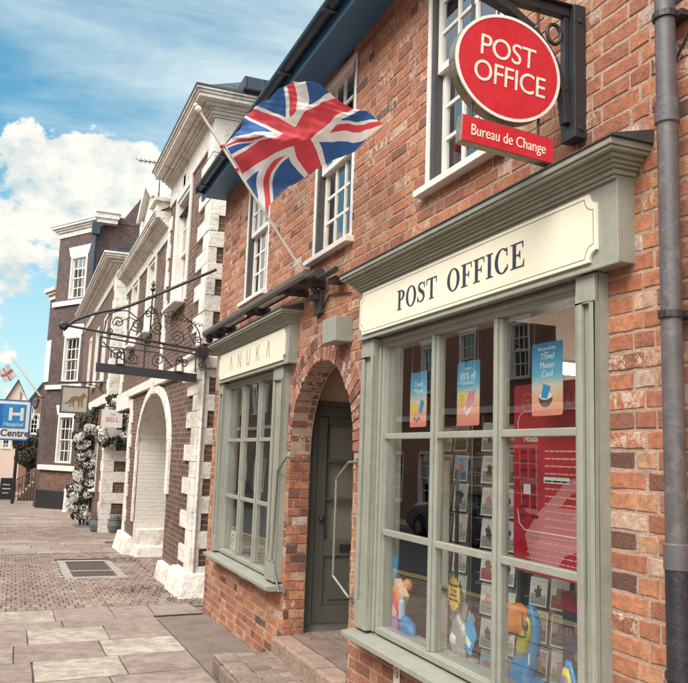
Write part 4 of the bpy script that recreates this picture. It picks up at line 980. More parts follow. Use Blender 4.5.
for b in range(Q+1):
    for a in range(Z+1):
        s,t=a/Z,b/Q; e=min(1,s*3)
        rip=.022*math.sin(s*13+t*8)+.010*math.sin(s*29-t*11+1)+.008*math.sin(t*22+s*9)+.003*math.sin(s*70+t*25)+.003*math.sin(t*60-s*33)
        pts[b][a]+=V((-.5,-.8,.1))*rip*e
for b in range(Q):
    for a in range(Z): q.face([pts[b][a],pts[b][a+1],pts[b+1][a+1],pts[b+1][a]],[(a/Z,b/Q),((a+1)/Z,b/Q),((a+1)/Z,(b+1)/Q),(a/Z,(b+1)/Q)])
fo=thing('union_flag','red white and blue crossed flag rippling on a slanted white pole above the archway','flag',(2.13,5.95,2.99))
q.build('flag_cloth',flagmat('union_flag_cloth'),fo,smooth=True)
q=MB(); A=V((2.13,5.95,2.99)); Bp=V((1.05,5.711,4.234)); q.tube([A,Bp],.0105,10); pole=q.build('flag_pole',M['white'],fo)
q=MB(); d=(Bp-A).normalized(); q.lathe(Bp,[(.014,0),(.024,.01),(.026,.03),(.015,.05),(.02,.06),(.005,.075)],12,ax=d); q.build('finial',M['white'],pole)
q=MB(); q.tube([A-d*.03,A+d*.16],.024,12); q.box(2.11,2.152,5.88,6.02,2.86,3.05); q.box(2.06,2.11,5.90,6.0,2.97,3.01); q.build('pole_holder',M['lead'],fo,bevel=.004)
q=MB()
for s in (.70,.82): q.tube([A+(Bp-A)*s+V((0,0,-.004)),A+(Bp-A)*s+d*.02],.016,10)
q.build('cable_tie',M['red'],pole)
# ============================================================ AWNING
aw=thing('folded_awning','folded dark awning with a thin metal front bar above the narrow shopfront','awning',(W,7.5,3.06))
q=MB(); F.profile(q,[(.19,3.10),(.225,3.085),(.25,3.10),(.25,3.135),(.22,3.16),(.19,3.155)],5.72,9.32); q.build('front_bar',mat('bronze_bar',(.17,.14,.115),.4,.1,10,.0004,30,metal=.5),aw,bevel=.003)
q=MB(); q.tube([F.P(5.75,3.145,.10),F.P(9.25,3.145,.10)],.045,12); q.build('fabric_roll',mat('dark_canvas',(.06,.045,.04),.9,.2,20,.001,60),aw)
for a,b in ((6.45,7.15),(7.75,8.45)):
    q=MB(); F.box(q,a,b,3.085,3.135,.13,.185); q.build('folded_arm',M['white'],aw,bevel=.01)
for a in (5.9,6.3,7.4,8.7,9.2):
    q=MB(); F.box(q,a-.03,a+.03,3.06,3.14,.0,.20); q.tube([F.P(a,3.10,.13),F.P(a+.12,3.11,.17),F.P(a+.2,3.10,.2)],.018,8); q.build('wall_bracket',M['black'],aw,bevel=.004)
q=MB(); q.tube([F.P(9.28,3.09,.17),F.P(9.28,3.045,.17),F.P(9.28,3.03,.17)],.03,10); q.ell(F.P(9.28,3.05,.17),(.045,.045,.045),10); q.build('winding_gear',M['black'],aw)
q=MB(); q.tube([F.P(5.70,3.10,.10),F.P(5.32,3.085,.13)],.022,8); F.box(q,5.42,5.56,3.02,3.06,.0,.1); q.build('end_arm',M['black'],aw)
# thin cable along the brick
cb=MB(); cb.tube([F.P(5.30,2.92,.014),F.P(5.45,2.94,.014),F.P(5.75,2.98,.014),F.P(6.0,2.84,.014)],.006,6); tag(rebase(cb.build('wall_cable',M['black'],None),(W,5.6,2.9)),'short black cable clipped to the brick between the two shopfronts','cable')
cb=MB(); cb.tube([F.P(2.3,3.10,.012),F.P(2.12,3.32,.012),F.P(1.9,3.35,.012),F.P(1.4,3.36,.012)],.005,6); tag(rebase(cb.build('wall_cable',M['black'],None),(W,2.0,3.3)),'thin black cable crossing the brick behind the drainpipe','cable')
# ============================================================ WROUGHT IRON SIGN BRACKET
FI=Fr((0,10.5,0),(1,0,0),(0,0,1),(0,-1,0))
iw=thing('wrought_iron_sign_bracket','long black wrought iron bracket with scrollwork and a black board, on the quoined corner','sign bracket',(2.2,10.5,2.9))
q=MB()
def sm(P,n=6):
    P=[V(p) for p in P]; o=[]
    for i in range(len(P)-1):
        g=lambda k: P[k] if 0<=k<len(P) else (2*P[0]-P[1] if k<0 else 2*P[-1]-P[-2])
        for t in range(n): o.append(catmull(g(i-1),g(i),g(i+1),g(i+2),t/n))
    return o+[P[-1]]
q.tube(sm([FI.P(.42,3.18),FI.P(.55,3.32),FI.P(.84,3.45),FI.P(1.08,3.52),FI.P(1.44,3.70),FI.P(2.28,4.17)]),.02,8); q.build('stay',M['black'],iw)
q=MB(); q.tube([FI.P(.40,3.25),FI.P(2.22,3.06)],.016,8); q.tube([FI.P(.86,3.14),FI.P(2.2,3.0)],.011,8); q.tube([FI.P(.86,3.02),FI.P(1.5,3.0)],.008,8); q.lathe(FI.P(.42,3.24,-.03),[(.03,0),(.06,.02),(.06,.05),(.03,.08)],12,ax=(0,-1,0)); q.box(2.08,2.22,10.42,10.6,2.98,3.10); q.build('bar',M['black'],iw)
q=MB(); 
for x,z0,z1 in ((.87,2.80,3.15),(2.08,2.78,3.06),(1.42,2.78,3.06)): q.tube([FI.P(x,z0),FI.P(x,z1)],.01,6)
q.build('drop_bar',M['black'],iw)
q=MB(); FI.poly(q,[(.84,2.70),(2.10,2.645),(2.10,2.755),(.84,2.81)],-.03,.03); q.build('board',M['black'],iw,bevel=.003)
def spiral(mb,cx,cz,r,turns,a0,dirn=1,rad=.008,tail=None):
    P=[]; n=int(18*turns)
    for k in range(n+1):
        t=k/n; rr=r*(.12+.88*t); a=a0+dirn*2*math.pi*turns*t; P.append(FI.P(cx+rr*math.cos(a),cz+rr*math.sin(a)))
    if tail: P+= [FI.P(*p) for p in tail]
    mb.tube(P,rad,5)
sc_=[(1.07,3.34,.075,1.6,0,1,[(1.2,3.42),(1.3,3.38)]),(1.30,3.33,.09,1.7,2,-1,None),(1.56,3.32,.09,1.7,1,1,None),(1.82,3.22,.10,1.8,3,-1,[(1.95,3.3),(2.05,3.15)]),(2.10,3.20,.05,1.5,0,1,None),(1.98,3.36,.045,1.5,1,-1,None),(.98,3.22,.05,1.5,2,1,None),(1.08,2.93,.08,1.6,0,1,[(1.0,3.0)]),(1.27,2.90,.07,1.5,2,-1,None),(1.60,2.90,.09,1.6,1,1,None),(2.16,2.87,.06,1.8,3,-1,[(2.2,2.98)]),(1.93,2.88,.06,1.5,0,1,None),(1.43,3.48,.05,1.4,0,1,None),(1.50,3.52,.04,1.4,3,-1,None),(1.70,3.42,.05,1.4,3,-1,None)]
q=MB()
for s in sc_: spiral(q,s[0],s[1],s[2],s[3],s[4],s[5],tail=s[6])
for P in ([(.9,3.2),(.95,3.42),(1.15,3.5),(1.32,3.4)],[(1.5,3.42),(1.75,3.55),(2.0,3.42),(2.1,3.3),(2.14,3.1)],[(1.2,3.1),(1.24,3.3),(1.42,3.52)],[(.9,3.08),(1.0,2.98),(1.2,2.85),(1.35,2.83)],[(1.45,3.0),(1.62,2.98),(1.78,2.82)],[(1.38,3.1),(1.35,3.4),(1.47,3.6)],[(1.60,3.1),(1.58,3.4),(1.47,3.6)]):
    q.tube(sm([FI.P(*p) for p in P]),.008,5)
for i in range(14):
    x=1.45+.05*i; q.tube([FI.P(x,3.50-.3*abs(x-1.45)*.6,.0),FI.P(x+.03,3.54-.3*abs(x-1.45)*.6,.015),FI.P(x+.05,3.50-.3*abs(x-1.45)*.6,0)],.007,4)
q.build('scrollwork',M['black'],iw)
q=MB(); q.tube([FI.P(1.47,3.1),FI.P(1.47,3.78)],.011,6); q.lathe(FI.P(1.47,3.78),[(.012,0),(.035,.03),(.01,.07),(.03,.085),(.004,.15)],8); FI.box(q,1.41,1.53,3.70,3.715,-.01,.01); q.build('finial',M['black'],iw)
for x in (1.13,1.87):
    q=MB(); w_=.05; zb=2.80 if x<1.5 else 2.76
    for (a,b) in ((-w_,w_),): FI.box(q,x-w_,x+w_,zb,zb+.015,-w_,w_); FI.box(q,x-w_*.8,x+w_*.8,zb+.15,zb+.165,-w_*.8,w_*.8)
    for sx_ in (-1,1):
        for sy_ in (-1,1): q.tube([FI.P(x+sx_*w_,zb+.01,sy_*w_),FI.P(x+sx_*w_*.8,zb+.16,sy_*w_*.8),FI.P(x+sx_*.008,zb+.22,sy_*.008)],.006,4)
    q.build('lantern_shape',M['black'],iw)
# ============================================================ FOX SIGN, BELL SIGN, CREEPER, POTS
FX=Fr((0,23,0),(1,0,0),(0,0,1),(0,-1,0))
fx=thing('pictorial_hanging_sign','square pale hanging sign with a brown fox on it, beside the dark brick building','sign',(2.1,23,3.0))
q=MB(); FX.box(q,1.03,1.68,2.70,3.36,-.03,.03); pn=q.build('panel',mat('sign_greyish',(.36,.32,.27),.7,.1,6,0),fx,bevel=.004)
q=MB(); 
for a in ((1.02,1.69,3.36,3.40),(1.02,1.69,2.66,2.70),(.99,1.03,2.66,3.40),(1.68,1.72,2.66,3.40)): FX.box(q,*a,-.04,.04)
q.build('frame',M['lead'],pn)
brn=mat('fox_brown',(.20,.11,.05),.8,.15,20,0)
q=MB(); body=[(1.08,2.93),(1.15,2.95),(1.22,3.02),(1.27,3.10),(1.36,3.13),(1.47,3.12),(1.53,3.17),(1.56,3.24),(1.585,3.20),(1.62,3.22),(1.62,3.17),(1.655,3.12),(1.60,3.10),(1.57,3.02),(1.56,2.84),(1.53,2.84),(1.52,2.98),(1.49,3.0),(1.48,2.84),(1.45,2.84),(1.44,3.0),(1.35,3.0),(1.34,2.84),(1.31,2.84),(1.30,2.97),(1.27,2.93),(1.26,2.84),(1.23,2.84),(1.25,2.98),(1.18,2.90)]
FX.poly(q,body,.031,.036); q.build('fox_picture',brn,pn)
q=MB(); q.tube([FX.P(2.15,3.55),FX.P(.9,3.48)],.02,8); q.tube(sm([FX.P(2.15,3.2),FX.P(1.9,3.42),FX.P(1.5,3.5)]),.014,6); q.tube([FX.P(1.15,3.49),FX.P(1.15,3.38)],.008,5); q.tube([FX.P(1.58,3.51),FX.P(1.58,3.38)],.008,5); q.build('bracket',M['black'],fx)
FB=Fr((0,21.5,0),(1,0,0),(0,0,1),(0,-1,0))
be=thing('name_board_sign','small white board sign with red lettering hung among the creeper on the quoined wing','sign',(2.2,21.5,2.3))
q=MB(); FB.box(q,1.95,2.47,2.29,2.74,-.03,.03); pn=q.build('panel',M['white'],be,bevel=.004)
rl=flat('dull_red',(.45,.07,.05),.7)
text('lettering','BELL',FB,2.22,2.44,.16,rl,pn,n=.03,align='CENTER'); text('lettering','THE',FB,2.22,2.60,.07,rl,pn,n=.03,align='CENTER')
q=MB(); q.tube([FB.P(1.9,2.82),FB.P(2.7,2.82)],.015,6); q.tube([FB.P(2.05,2.82),FB.P(2.05,2.72)],.006,5); q.tube([FB.P(2.4,2.82),FB.P(2.4,2.72)],.006,5); q.build('bracket',M['black'],be)
def foliage(name,par,blobs,n,size,m,seed):
    R2=random.Random(seed); q=MB()
    for i in range(n):
        c,r=R2.choice(blobs); 
        while True:
            p=V((R2.uniform(-1,1),R2.uniform(-1,1),R2.uniform(-1,1)))
            if p.length<1: break
        p=p.normalized()*(p.length**.4); p=V(c)+V((p.x*r[0],p.y*r[1],p.z*r[2])); s=size*R2.uniform(.5,1.3)
        a=Euler((R2.uniform(0,6),R2.uniform(0,6),R2.uniform(0,6))).to_matrix()
        pts=[(-.5,0,0),(-.15,.3,.1),(.5,.1,0),(.2,-.3,.12)]; q.face([p+a@V(t)*s for t in pts])
    return q.build(name,m,par)
cr=thing('flowering_creeper','tall column of white blossom and dark leaves climbing beside the pub doorway','climbing plant',(1.95,25,-.45))
q=MB()
for k in range(5): q.tube(sm([(1.9+.1*k,25,-.45),(1.85+.08*k,24.9,.6),(1.95+.05*k,25,1.6),(1.9+.1*k,25.05,2.6)],4),.03,5)
q.build('stem',mat('bark',(.09,.06,.045),.9,.2,8,0),cr)
bl=[((1.88+R_.uniform(-.12,.12),24.95+R_.uniform(-.1,.1),z),(.34,.3,.22)) for z in (-.15,.1,.35,.6,.85,1.1,1.35,1.6,1.85,2.05,2.25,2.4)]
foliage('foliage',cr,bl,1500,.12,M['leaf'],1); foliage('foliage',cr,[((1.95,25,2.65),(.45,.35,.28)),((2.2,25,2.75),(.3,.3,.2))],420,.13,M['leaf'],5)
clus=[((c[0]+R_.uniform(-.28,.28),c[1]-.2,c[2]+R_.uniform(-.1,.1)),(.13,.13,.10)) for c,r in bl for _ in range(3)]
foliage('blossom',cr,clus,3200,.07,M['blossom'],2)
cr2=thing('hanging_creeper','spray of green leaves and white blossom hanging round the small white board sign','climbing plant',(2.5,21.6,2.0))
foliage('foliage',cr2,[((2.35,21.75,3.0),(.3,.2,.15)),((2.6,21.75,2.85),(.25,.2,.3)),((2.5,21.7,1.95),(.3,.2,.12)),((2.1,21.8,1.95),(.15,.1,.14)),((2.62,21.7,2.4),(.16,.15,.5))],850,.13,M['leaf'],3)
foliage('blossom',cr2,[((2.55,21.6,2.7),(.18,.1,.18)),((2.68,21.6,2.4),(.12,.1,.2)),((2.6,21.6,2.1),(.15,.1,.12)),((2.05,21.7,2.1),(.12,.1,.22)),((2.3,21.6,2.95),(.15,.1,.08))],1000,.08,M['blossom'],4)
q=MB(); q.tube(sm([(2.75,21.9,-.4),(2.72,21.85,1.2),(2.6,21.8,2.4),(2.3,21.8,3.0)],4),.02,5); q.build('stem',MATS['bark'],cr2)
for i,(x,y,lab) in enumerate(((2.10,22.4-.15,'round grey pot of tall reddish dry grass, left of the two by the quoined wing'),(2.52,21.9,'round grey pot with a leafy plant, right of the two by the quoined wing'))):
    z=gz(y)-.01; p=thing('plant_pot',lab,'plant pot',(x,y,z),'pots by the quoined wing')
    q=MB(); q.lathe((x,y,z),[(.10,0),(.15,.06),(.19,.2),(.17,.33),(.19,.36),(.16,.37),(.15,.33)],20); q.build('pot',M['pot'],p,smooth=False)
    R2=random.Random(i); q=MB()
    for k in range(150):
        a=R2.uniform(0,6.28); l=R2.uniform(.2,.5); d=V((math.cos(a)*R2.uniform(.05,.5),math.sin(a)*R2.uniform(.05,.5),1)).normalized(); b0=V((x+.1*math.cos(a),y+.1*math.sin(a),z+.33)); s=V((-d.y,d.x,0))*.012
        q.face([b0-s,b0+s,b0+d*l])
    q.build('plant',M['reedy'] if i==0 else M['leaf'],p)
q=MB(); GM=Fr((0,0,.19),(1,0,0),(0,1,SL),(0,0,1)); GM.box(q,1.7,2.15,24.0,25.0,.001,.02); tag(rebase(q.build('door_mat',M['pot'],None),(1.9,24.5,gz(24.5))),'flat blue grey mat on the paving at the foot of the creeper','mat')
# bollard
q=MB(); z=gz(32.6)-.01; q.lathe((1.92,32.6,z),[(.13,0),(.13,.06),(.11,.1),(.10,.75),(.115,.8),(.09,.9),(.03,.95)],16); tag(rebase(q.build('bollard',M['white'],None),(1.92,32.6,z)),'short white bollard at the corner of the dark brick building','bollard')
# ============================================================ STEPS, RAILINGS, A-BOARD, ROAD SIGN, LAMP, FLAG
st_=thing('stone_steps','dark stone steps with a landing beyond the dark brick building','steps',(.9,44.2,-1)); 
for k in range(5):
    q=MB(); z=gz(42)-.03; q.box(.30+.14*k,1.9,44.2,46.2,z+.17*k,z+.17*(k+1)-.004); q.build('step',M['stepstone'],st_,bevel=.01)
ra=thing('iron_railing','black iron railing with scrolls beside the far stone steps','railing',(.5,44,-.95))
q=MB(); z=gz(44)
for k in range(9): x=.02+.14*k; q.tube([(x,44.0,z),(x,44.0,z+.9+.09*k)],.018,5)
q.build('baluster',M['black'],ra)
q=MB(); q.tube([(-.02,44.0,z+.92),(1.2,44.0,z+1.66)],.03,6); q.tube([(-.02,44,z+.15),(1.2,44,z+.5)],.02,6); q.build('top_rail',M['black'],ra)
q=MB(); 
for k in range(4):
    P=[V((.1+.28*k+.1*(.15+.85*t/20)*math.cos(t*.6),43.98,z+.6+.16*k+.1*(.15+.85*t/20)*math.sin(t*.6))) for t in range(21)]; q.tube(P,.014,4)
q.build('scroll',M['black'],ra)
q=MB(); z=gz(44); q.box(-.52,-.02,43.9,44.0,z+.05,z+1.05); ab_=thing('pavement_board','black A shaped pavement board standing left of the iron railing','board',(-.27,44,z)); q.build('board',M['black'],ab_)
q=MB(); q.box(-.56,-.52,43.88,44.02,z,z+1.1); q.box(-.02,.02,43.88,44.02,z,z+1.1); q.box(-.52,-.02,43.88,44.02,z+1.05,z+1.1); q.build('frame',M['lead'],ab_)
q=MB(); q.box(-.46,-.08,43.885,43.899,z+.55,z+.6); q.box(-.44,-.12,43.885,43.899,z+.75,z+.8); q.box(-.44,-.16,43.885,43.899,z+.35,z+.39); q.build('chalk_lines',M['white'],ab_)
hp=thing('road_direction_sign','blue and white hospital direction sign on a dark post','road sign',(.05,40,gz(40)))
FH=Fr((0,40,0),(1,0,0),(0,0,1),(0,-1,0)); blue=mat('sign_blue',(.01,.13,.38),.4,.05,4,0); lblue=mat('sign_light_blue',(.02,.22,.50),.4,.05,4,0)
def rrect(u0,u1,v0,v1,r,K=6): 
    P=[]
    for cx,cy,a in ((u1-r,v0+r,-90),(u1-r,v1-r,0),(u0+r,v1-r,90),(u0+r,v0+r,180)):
        for k in range(K+1): t=math.radians(a+90*k/K); P.append((cx+r*math.cos(t),cy+r*math.sin(t)))
    return P
q=MB(); FH.poly(q,rrect(-2.1,.52,1.98,3.82,.14),-.04,0); pn=q.build('panel',blue,hp)
q=MB(); FH.poly(q,rrect(-2.03,.45,2.05,3.75,.1),0,.004); q.build('white_field',M['white'],pn)
q=MB(); FH.poly(q,rrect(-1.95,.30,2.52,3.62,.05),.004,.008); q.build('blue_field',blue,pn)
q=MB(); FH.poly(q,rrect(-.68,.28,2.54,3.6,.05),.008,.012); q.build('symbol_field',lblue,pn)
q=MB(); FH.box(q,-.42,-.28,2.88,3.46,.012,.016); FH.box(q,.06,.20,2.88,3.46,.012,.016); FH.box(q,-.28,.06,3.11,3.24,.012,.0155); q.build('letter_H',M['white'],pn)
text('lettering','Hospital',FH,-.62,2.63,.25,M['white'],pn,n=.012); text('lettering','Centre',FH,-.72,2.17,.42,M['navy'],pn,n=.004,bold=.012)
text('lettering','Town',FH,-1.8,2.17,.42,M['navy'],pn,n=.004,bold=.012)
for x in (.05,-1.7):
    q=MB(); q.tube([(x,40.12,gz(40)-.1),(x,40.12,3.8)],.075 if x>0 else .06,10); q.build('post',M['black'],hp)
lm=thing('wall_lantern','black wall lantern on the corner of the dark brick building','lamp',(.85,37.2,3.4)); c=V((.62,36.6,3.35))
q=MB(); q.tube([c+V((.3,.2,.45)),c+V((.05,.03,.5)),c+V((0,0,.42))],.02,6); q.lathe(c,[(.02,.44),(.16,.34),(.17,.32),(.15,.32),(.09,0),(.03,-.04)],6); q.build('bracket',M['black'],lm)
q=MB(); q.lathe(c,[(.10,.02),(.155,.315)],6); q.build('glass_body',M['pot'],lm)
FE=Fr((0,38,0),(1,0,0),(0,0,1),(0,-1,0))
ef=thing('cross_flag','white flag with an orange red cross on a slanted white pole far down the street','flag',(.8,38,3.9))
q=MB(); q.tube([(.82,38,3.9),(-.51,37.9,5.56)],.035,8); q.build('flag_pole',M['white'],ef)
q=MB(); n=24; GG=[]
c4=[V((-.20,38,4.72)),V((-.62,38,5.25)),V((-1.0,38,4.95)),V((-.72,38,4.40))]
for b in range(13):
    r=[]
    for a in range(n+1):
        s,t=a/n,b/12; p=(c4[0]*(1-t)+c4[1]*t)*(1-s)+(c4[3]*(1-t)+c4[2]*t)*s; p.y+=.08*math.sin(s*8+t*2); p.z+=.03*math.sin(s*7+1)-.06*s*(1-s); r.append(p)
    GG.append(r)
for b in range(12):
    for a in range(n): q.face([GG[b][a],GG[b][a+1],GG[b+1][a+1],GG[b+1][a]],[(a/n,b/12),((a+1)/n,b/12),((a+1)/n,(b+1)/12),(a/n,(b+1)/12)])
q.build('flag_cloth',flagmat('cross_flag_cloth'),ef,smooth=True)
f2=thing('plain_flag','second white flag hanging below the red cross flag, above the road sign','flag',(1.0,40,2.9))
q=MB(); q.tube([(1.0,42.5,3.0),(-.10,42.4,4.6)],.035,8); q.build('flag_pole',M['white'],f2)
q=MB(); 
for a in range(8):
    x0,x1=.0+.09*a,.09*(a+1); y=lambda x:42.4+.07*math.sin(x*14)
    q.face([(x0-.05,y(x0),4.4-1.3*x0),(x1-.05,y(x1),4.4-1.3*x1),(x1-.05,y(x1),3.4-.5*x1),(x0-.05,y(x0),3.2-.2*x0)])
q.build('flag_cloth',M['white'],f2,smooth=True)
# trees
def tree(lab,x,y,h,r,seed,n=2600):
    t=thing('street_tree',lab,'tree',(x,y,gz(y))); R2=random.Random(seed); q=MB(); z=gz(y)
    q.tube(sm([(x,y,z),(x+.05,y,z+h*.3),(x-.05,y+.1,z+h*.55)],4),[.16-.008*k for k in range(9)],8)
    bl=[]
    for k in range(9):
        a=R2.uniform(0,6.28); rr=R2.uniform(.2,.75)*r; c=(x+rr*math.cos(a),y+rr*math.sin(a),z+h*R2.uniform(.45,.9)); bl.append((c,(r*.42,r*.42,r*.34))); q.tube(sm([(x,y,z+h*.35),(x+rr*.5*math.cos(a),y+rr*.5*math.sin(a),z+h*.5),c],3),[.07,.06,.05,.04,.03,.02,.01],5)
    q.build('trunk',MATS['bark'],t); foliage('crown',t,bl,n,.22,M['leaf'],seed); return t
tree('leafy tree low behind the iron railing at the street end',.75,52,4.2,1.1,11); tree('darker leafy tree beyond the road sign at the left edge',-3.2,66,6.0,2.0,12)
# parked cars
def car(lab,x,y,col,hd=0,nm='car_paint'):
    c=thing('parked_car',lab,'car',(x,y,gz(y)-.115)); z=gz(y)-.115; pm=mat(nm,col,.3,.03,3,0,coat=1); fr=Fr((x,y,z),(0,1,0),(0,0,1),(1,0,0))
    def loft(prof,w0,w1,zs,mt,name,bev=.03):
        q=MB(); P=prof; k=len(P); zm=max(p[1] for p in P); zl=min(p[1] for p in P)
        wf=lambda v: w0+(w1-w0)*(v-zl)/(zm-zl)
        A=[fr.P(u,v,wf(v)) for u,v in P]; B_=[fr.P(u,v,-wf(v)) for u,v in P]; q.face(A); q.face(B_[::-1])
        for i in range(k): j=(i+1)%k; q.face([A[i],A[j],B_[j],B_[i]])
        return q.build(name,mt,c,bevel=bev)
    body=[(-2.1,.35),(-2.12,.6),(-2.0,.82),(-1.5,.92),(1.0,.95),(1.75,.85),(2.05,.7),(2.1,.4),(1.75,.22),(1.6,.22)]+[(1.27+.36*math.cos(math.radians(a)),.30+.36*math.sin(math.radians(a))) for a in (0,45,90,135,180)]+[(.8,.2),(-.9,.2)]+[(-1.3+.36*math.cos(math.radians(a)),.30+.36*math.sin(math.radians(a))) for a in (0,45,90,135,180)]+[(-1.8,.22)]
    b=loft(body,.86,.80,0,pm,'body'); loft([(-1.75,.93),(-1.35,1.38),(-.9,1.44),(.0,1.42),(.35,1.36),(1.05,.94)],.77,.58,0,flat('car_glass',(.02,.025,.03),.05),'window_band',.02)
    loft([(-1.38,1.40),(-.9,1.46),(0,1.44),(.33,1.38),(.3,1.375),(-.9,1.43)],.60,.585,0,pm,'roof',.01)
    for u in (1.27,-1.3):
        for s in (-1,1):
            q=MB(); q.lathe(fr.P(u,.31,s*.70),[(.2,0),(.31,.01),(.31,.17),(.2,.18)],20,ax=(s,0,0)); w=q.build('wheel',flat('tyre',(.02,.02,.02),.8),c)
            q=MB(); q.lathe(fr.P(u,.31,s*.872),[(.19,0),(.17,.015),(.04,.02)],10,ax=(s,0,0)); q.build('rim',M['rail'],w)
    for s in (-1,1):
        q=MB(); fr.box(q,1.93,2.07,.58,.70,s*.55-.14,s*.55+.14); q.build('headlight',flat('lamp_glass',(.7,.7,.7),.1),c); q=MB(); fr.box(q,-2.13,-2.02,.6,.74,s*.6-.12,s*.6+.12); q.build('tail_light',flat('tail_red',(.4,.01,.01),.3),c)
    return c
car('dark blue hatchback parked on the far side of the road',-6.9,19,(.02,.03,.06),nm='dark_car_paint'); car('silver hatchback parked on the far side of the road',-6.9,31,(.4,.4,.4),nm='silver_car_paint'); car('small dark car far off at the end of the street',-2.9,80,(.03,.03,.04),nm='black_car_paint'); car('black car parked opposite behind the silver one',-6.9,44,(.05,.05,.06),nm='grey_car_paint')
# ============================================================ WINDOW DISPLAY
def FTx(x): return Fr((x,0,0),(0,-1,0),(0,0,1),(-1,0,0))
def gradmat(name,z0,z1,stops):
    m,nt,b,o=newmat(name); g=N(nt); s=g.n('ShaderNodeSeparateXYZ'); g.l(g.pos(),s.inputs[0])
    t=g.math('DIVIDE',g.math('SUBTRACT',s.outputs[2],z0),z1-z0,clamp=True); t=g.math('ADD',t,g.math('MULTIPLY',g.math('SUBTRACT',g.noise(g.pos(),14,3),.5),.12))
    g.l(g.ramp(t,stops),b.inputs['Base Color']); b.inputs['Roughness'].default_value=.35; return m
postermat=gradmat('poster_print',1.95,2.31,[(0,(.85,.25,.20)),(.3,(.9,.45,.28)),(.45,(.75,.65,.5)),(.6,(.12,.50,.72)),(1,(.0,.25,.52))])
wht=flat('print_white',(.82,.82,.80),.5); yel=flat('print_yellow',(.85,.62,.05),.5); blu=flat('print_blue',(.01,.30,.62),.5); pink=flat('print_pink',(.75,.22,.28),.5); coco=mat('coconut',(.10,.05,.03),.8,.2,40,0); pred=mat('banner_red',(.46,.012,.03),.35,.15,2.5,0); prose=flat('print_rose',(.62,.20,.20),.5); pdk=flat('print_dark',(.10,.02,.02),.5)
def disc(fr,mb,cu,cv,r,n0,n1,K=20,rv=None,a0=0,a1=360):
    fr.poly(mb,[(cu+r*math.cos(math.radians(a0+(a1-a0)*k/K)),cv+(rv or r)*math.sin(math.radians(a0+(a1-a0)*k/K))) for k in range(K)],n0,n1)
def ringp(fr,mb,cu,cv,r,t,n0,n1,K=24):
    for k in range(K):
        a,b=2*math.pi*k/K,2*math.pi*(k+1)/K; fr.poly(mb,[(cu+r*math.cos(a),cv+r*math.sin(a)),(cu+r*math.cos(b),cv+r*math.sin(b)),(cu+(r-t)*math.cos(b),cv+(r-t)*math.sin(b)),(cu+(r-t)*math.cos(a),cv+(r-t)*math.sin(a))],n0,n1)
PF=FTx(2.28)
def poster(lab,u0,u1,v0,v1):
    t=thing('hanging_poster',lab,'poster',(2.28,-(u0+u1)/2,v0),'posters hanging in the shop window'); q=MB(); PF.poly(q,rrect(u0,u1,v0,v1,.015),-.002,0); c=q.build('card',postermat,t)
    q=MB(); 
    for u in (u0+.02,u1-.02): q.tube([PF.P(u,v1-.01),PF.P(u,2.62)],.0008,4)
    q.build('hanging_line',M['white'],t); return t,c
t,c=poster('blue and orange hanging poster with a yellow face, leftmost pane of the large window',-4.60,-4.38,1.95,2.29)
text('lettering','Travel\nMoney',PF,-4.49,2.20,.042,wht,c,n=0,align='CENTER')
q=MB(); disc(PF,q,-4.545,2.07,.034,0,.001); q.build('print_face',yel,c); q=MB(); PF.poly(q,[(-4.48,2.04),(-4.44,2.03),(-4.405,2.10),(-4.45,2.12)],0,.0012); q.build('print_card',blu,c)
q=MB(); [disc(PF,q,-4.535+.03*i,2.00-.01*(i%2),.012,.0,.001,10) for i in range(3)]; q.build('print_detail',coco,c)
t,c=poster('blue and orange hanging poster reading 15% off, middle pane of the large window',-4.01,-3.77,1.945,2.30)
text('lettering','15% off',PF,-3.89,2.20,.055,wht,c,n=0,align='CENTER'); text('lettering','is now',PF,-3.89,2.255,.022,wht,c,n=0,align='CENTER'); text('lettering','on travel money',PF,-3.89,2.17,.02,wht,c,n=0,align='CENTER')
q=MB(); disc(PF,q,-3.955,2.10,.032,0,.001); f=q.build('print_face',yel,c)
q=MB(); disc(PF,q,-3.966,2.107,.004,.001,.0015,8); disc(PF,q,-3.944,2.107,.004,.001,.0015,8); PF.poly(q,[(-3.972,2.092),(-3.955,2.082),(-3.938,2.092),(-3.955,2.087)],.001,.0015); q.build('print_smile',coco,c)
q=MB(); 
for i in range(4): PF.poly(q,[(-3.92+.022*i,2.02+.01*i),(-3.908+.022*i,2.02+.01*i),(-3.868+.018*i,2.13),(-3.88+.018*i,2.135)],0,.001)
q.build('print_stripes',pink,c); q=MB(); PF.poly(q,[(-3.94,2.04),(-3.86,2.10),(-3.83,2.06),(-3.90,1.995)],0,.0006); q.build('print_card',wht,c)
t,c=poster('blue and orange hanging poster with a coconut half, right pane of the large window',-3.29,-3.05,1.975,2.32)
text('lettering','Travel\nMoney\nCard',PF,-3.165,2.24,.042,wht,c,n=0,align='CENTER'); text('lettering','Pick up and take',PF,-3.17,2.285,.021,wht,c,n=0,align='CENTER'); text('lettering','your',PF,-3.17,2.267,.018,wht,c,n=0,align='CENTER')
q=MB(); disc(PF,q,-3.18,2.065,.055,0,.001,20,.05,180,360); q.build('print_coconut',coco,c); q=MB(); disc(PF,q,-3.18,2.068,.052,.0011,.0016,20,.018); q.build('print_coconut_flesh',wht,c)
q=MB(); PF.poly(q,[(-3.215,2.06),(-3.165,2.055),(-3.14,2.11),(-3.195,2.125)],.0017,.0022); q.build('print_card',blu,c)
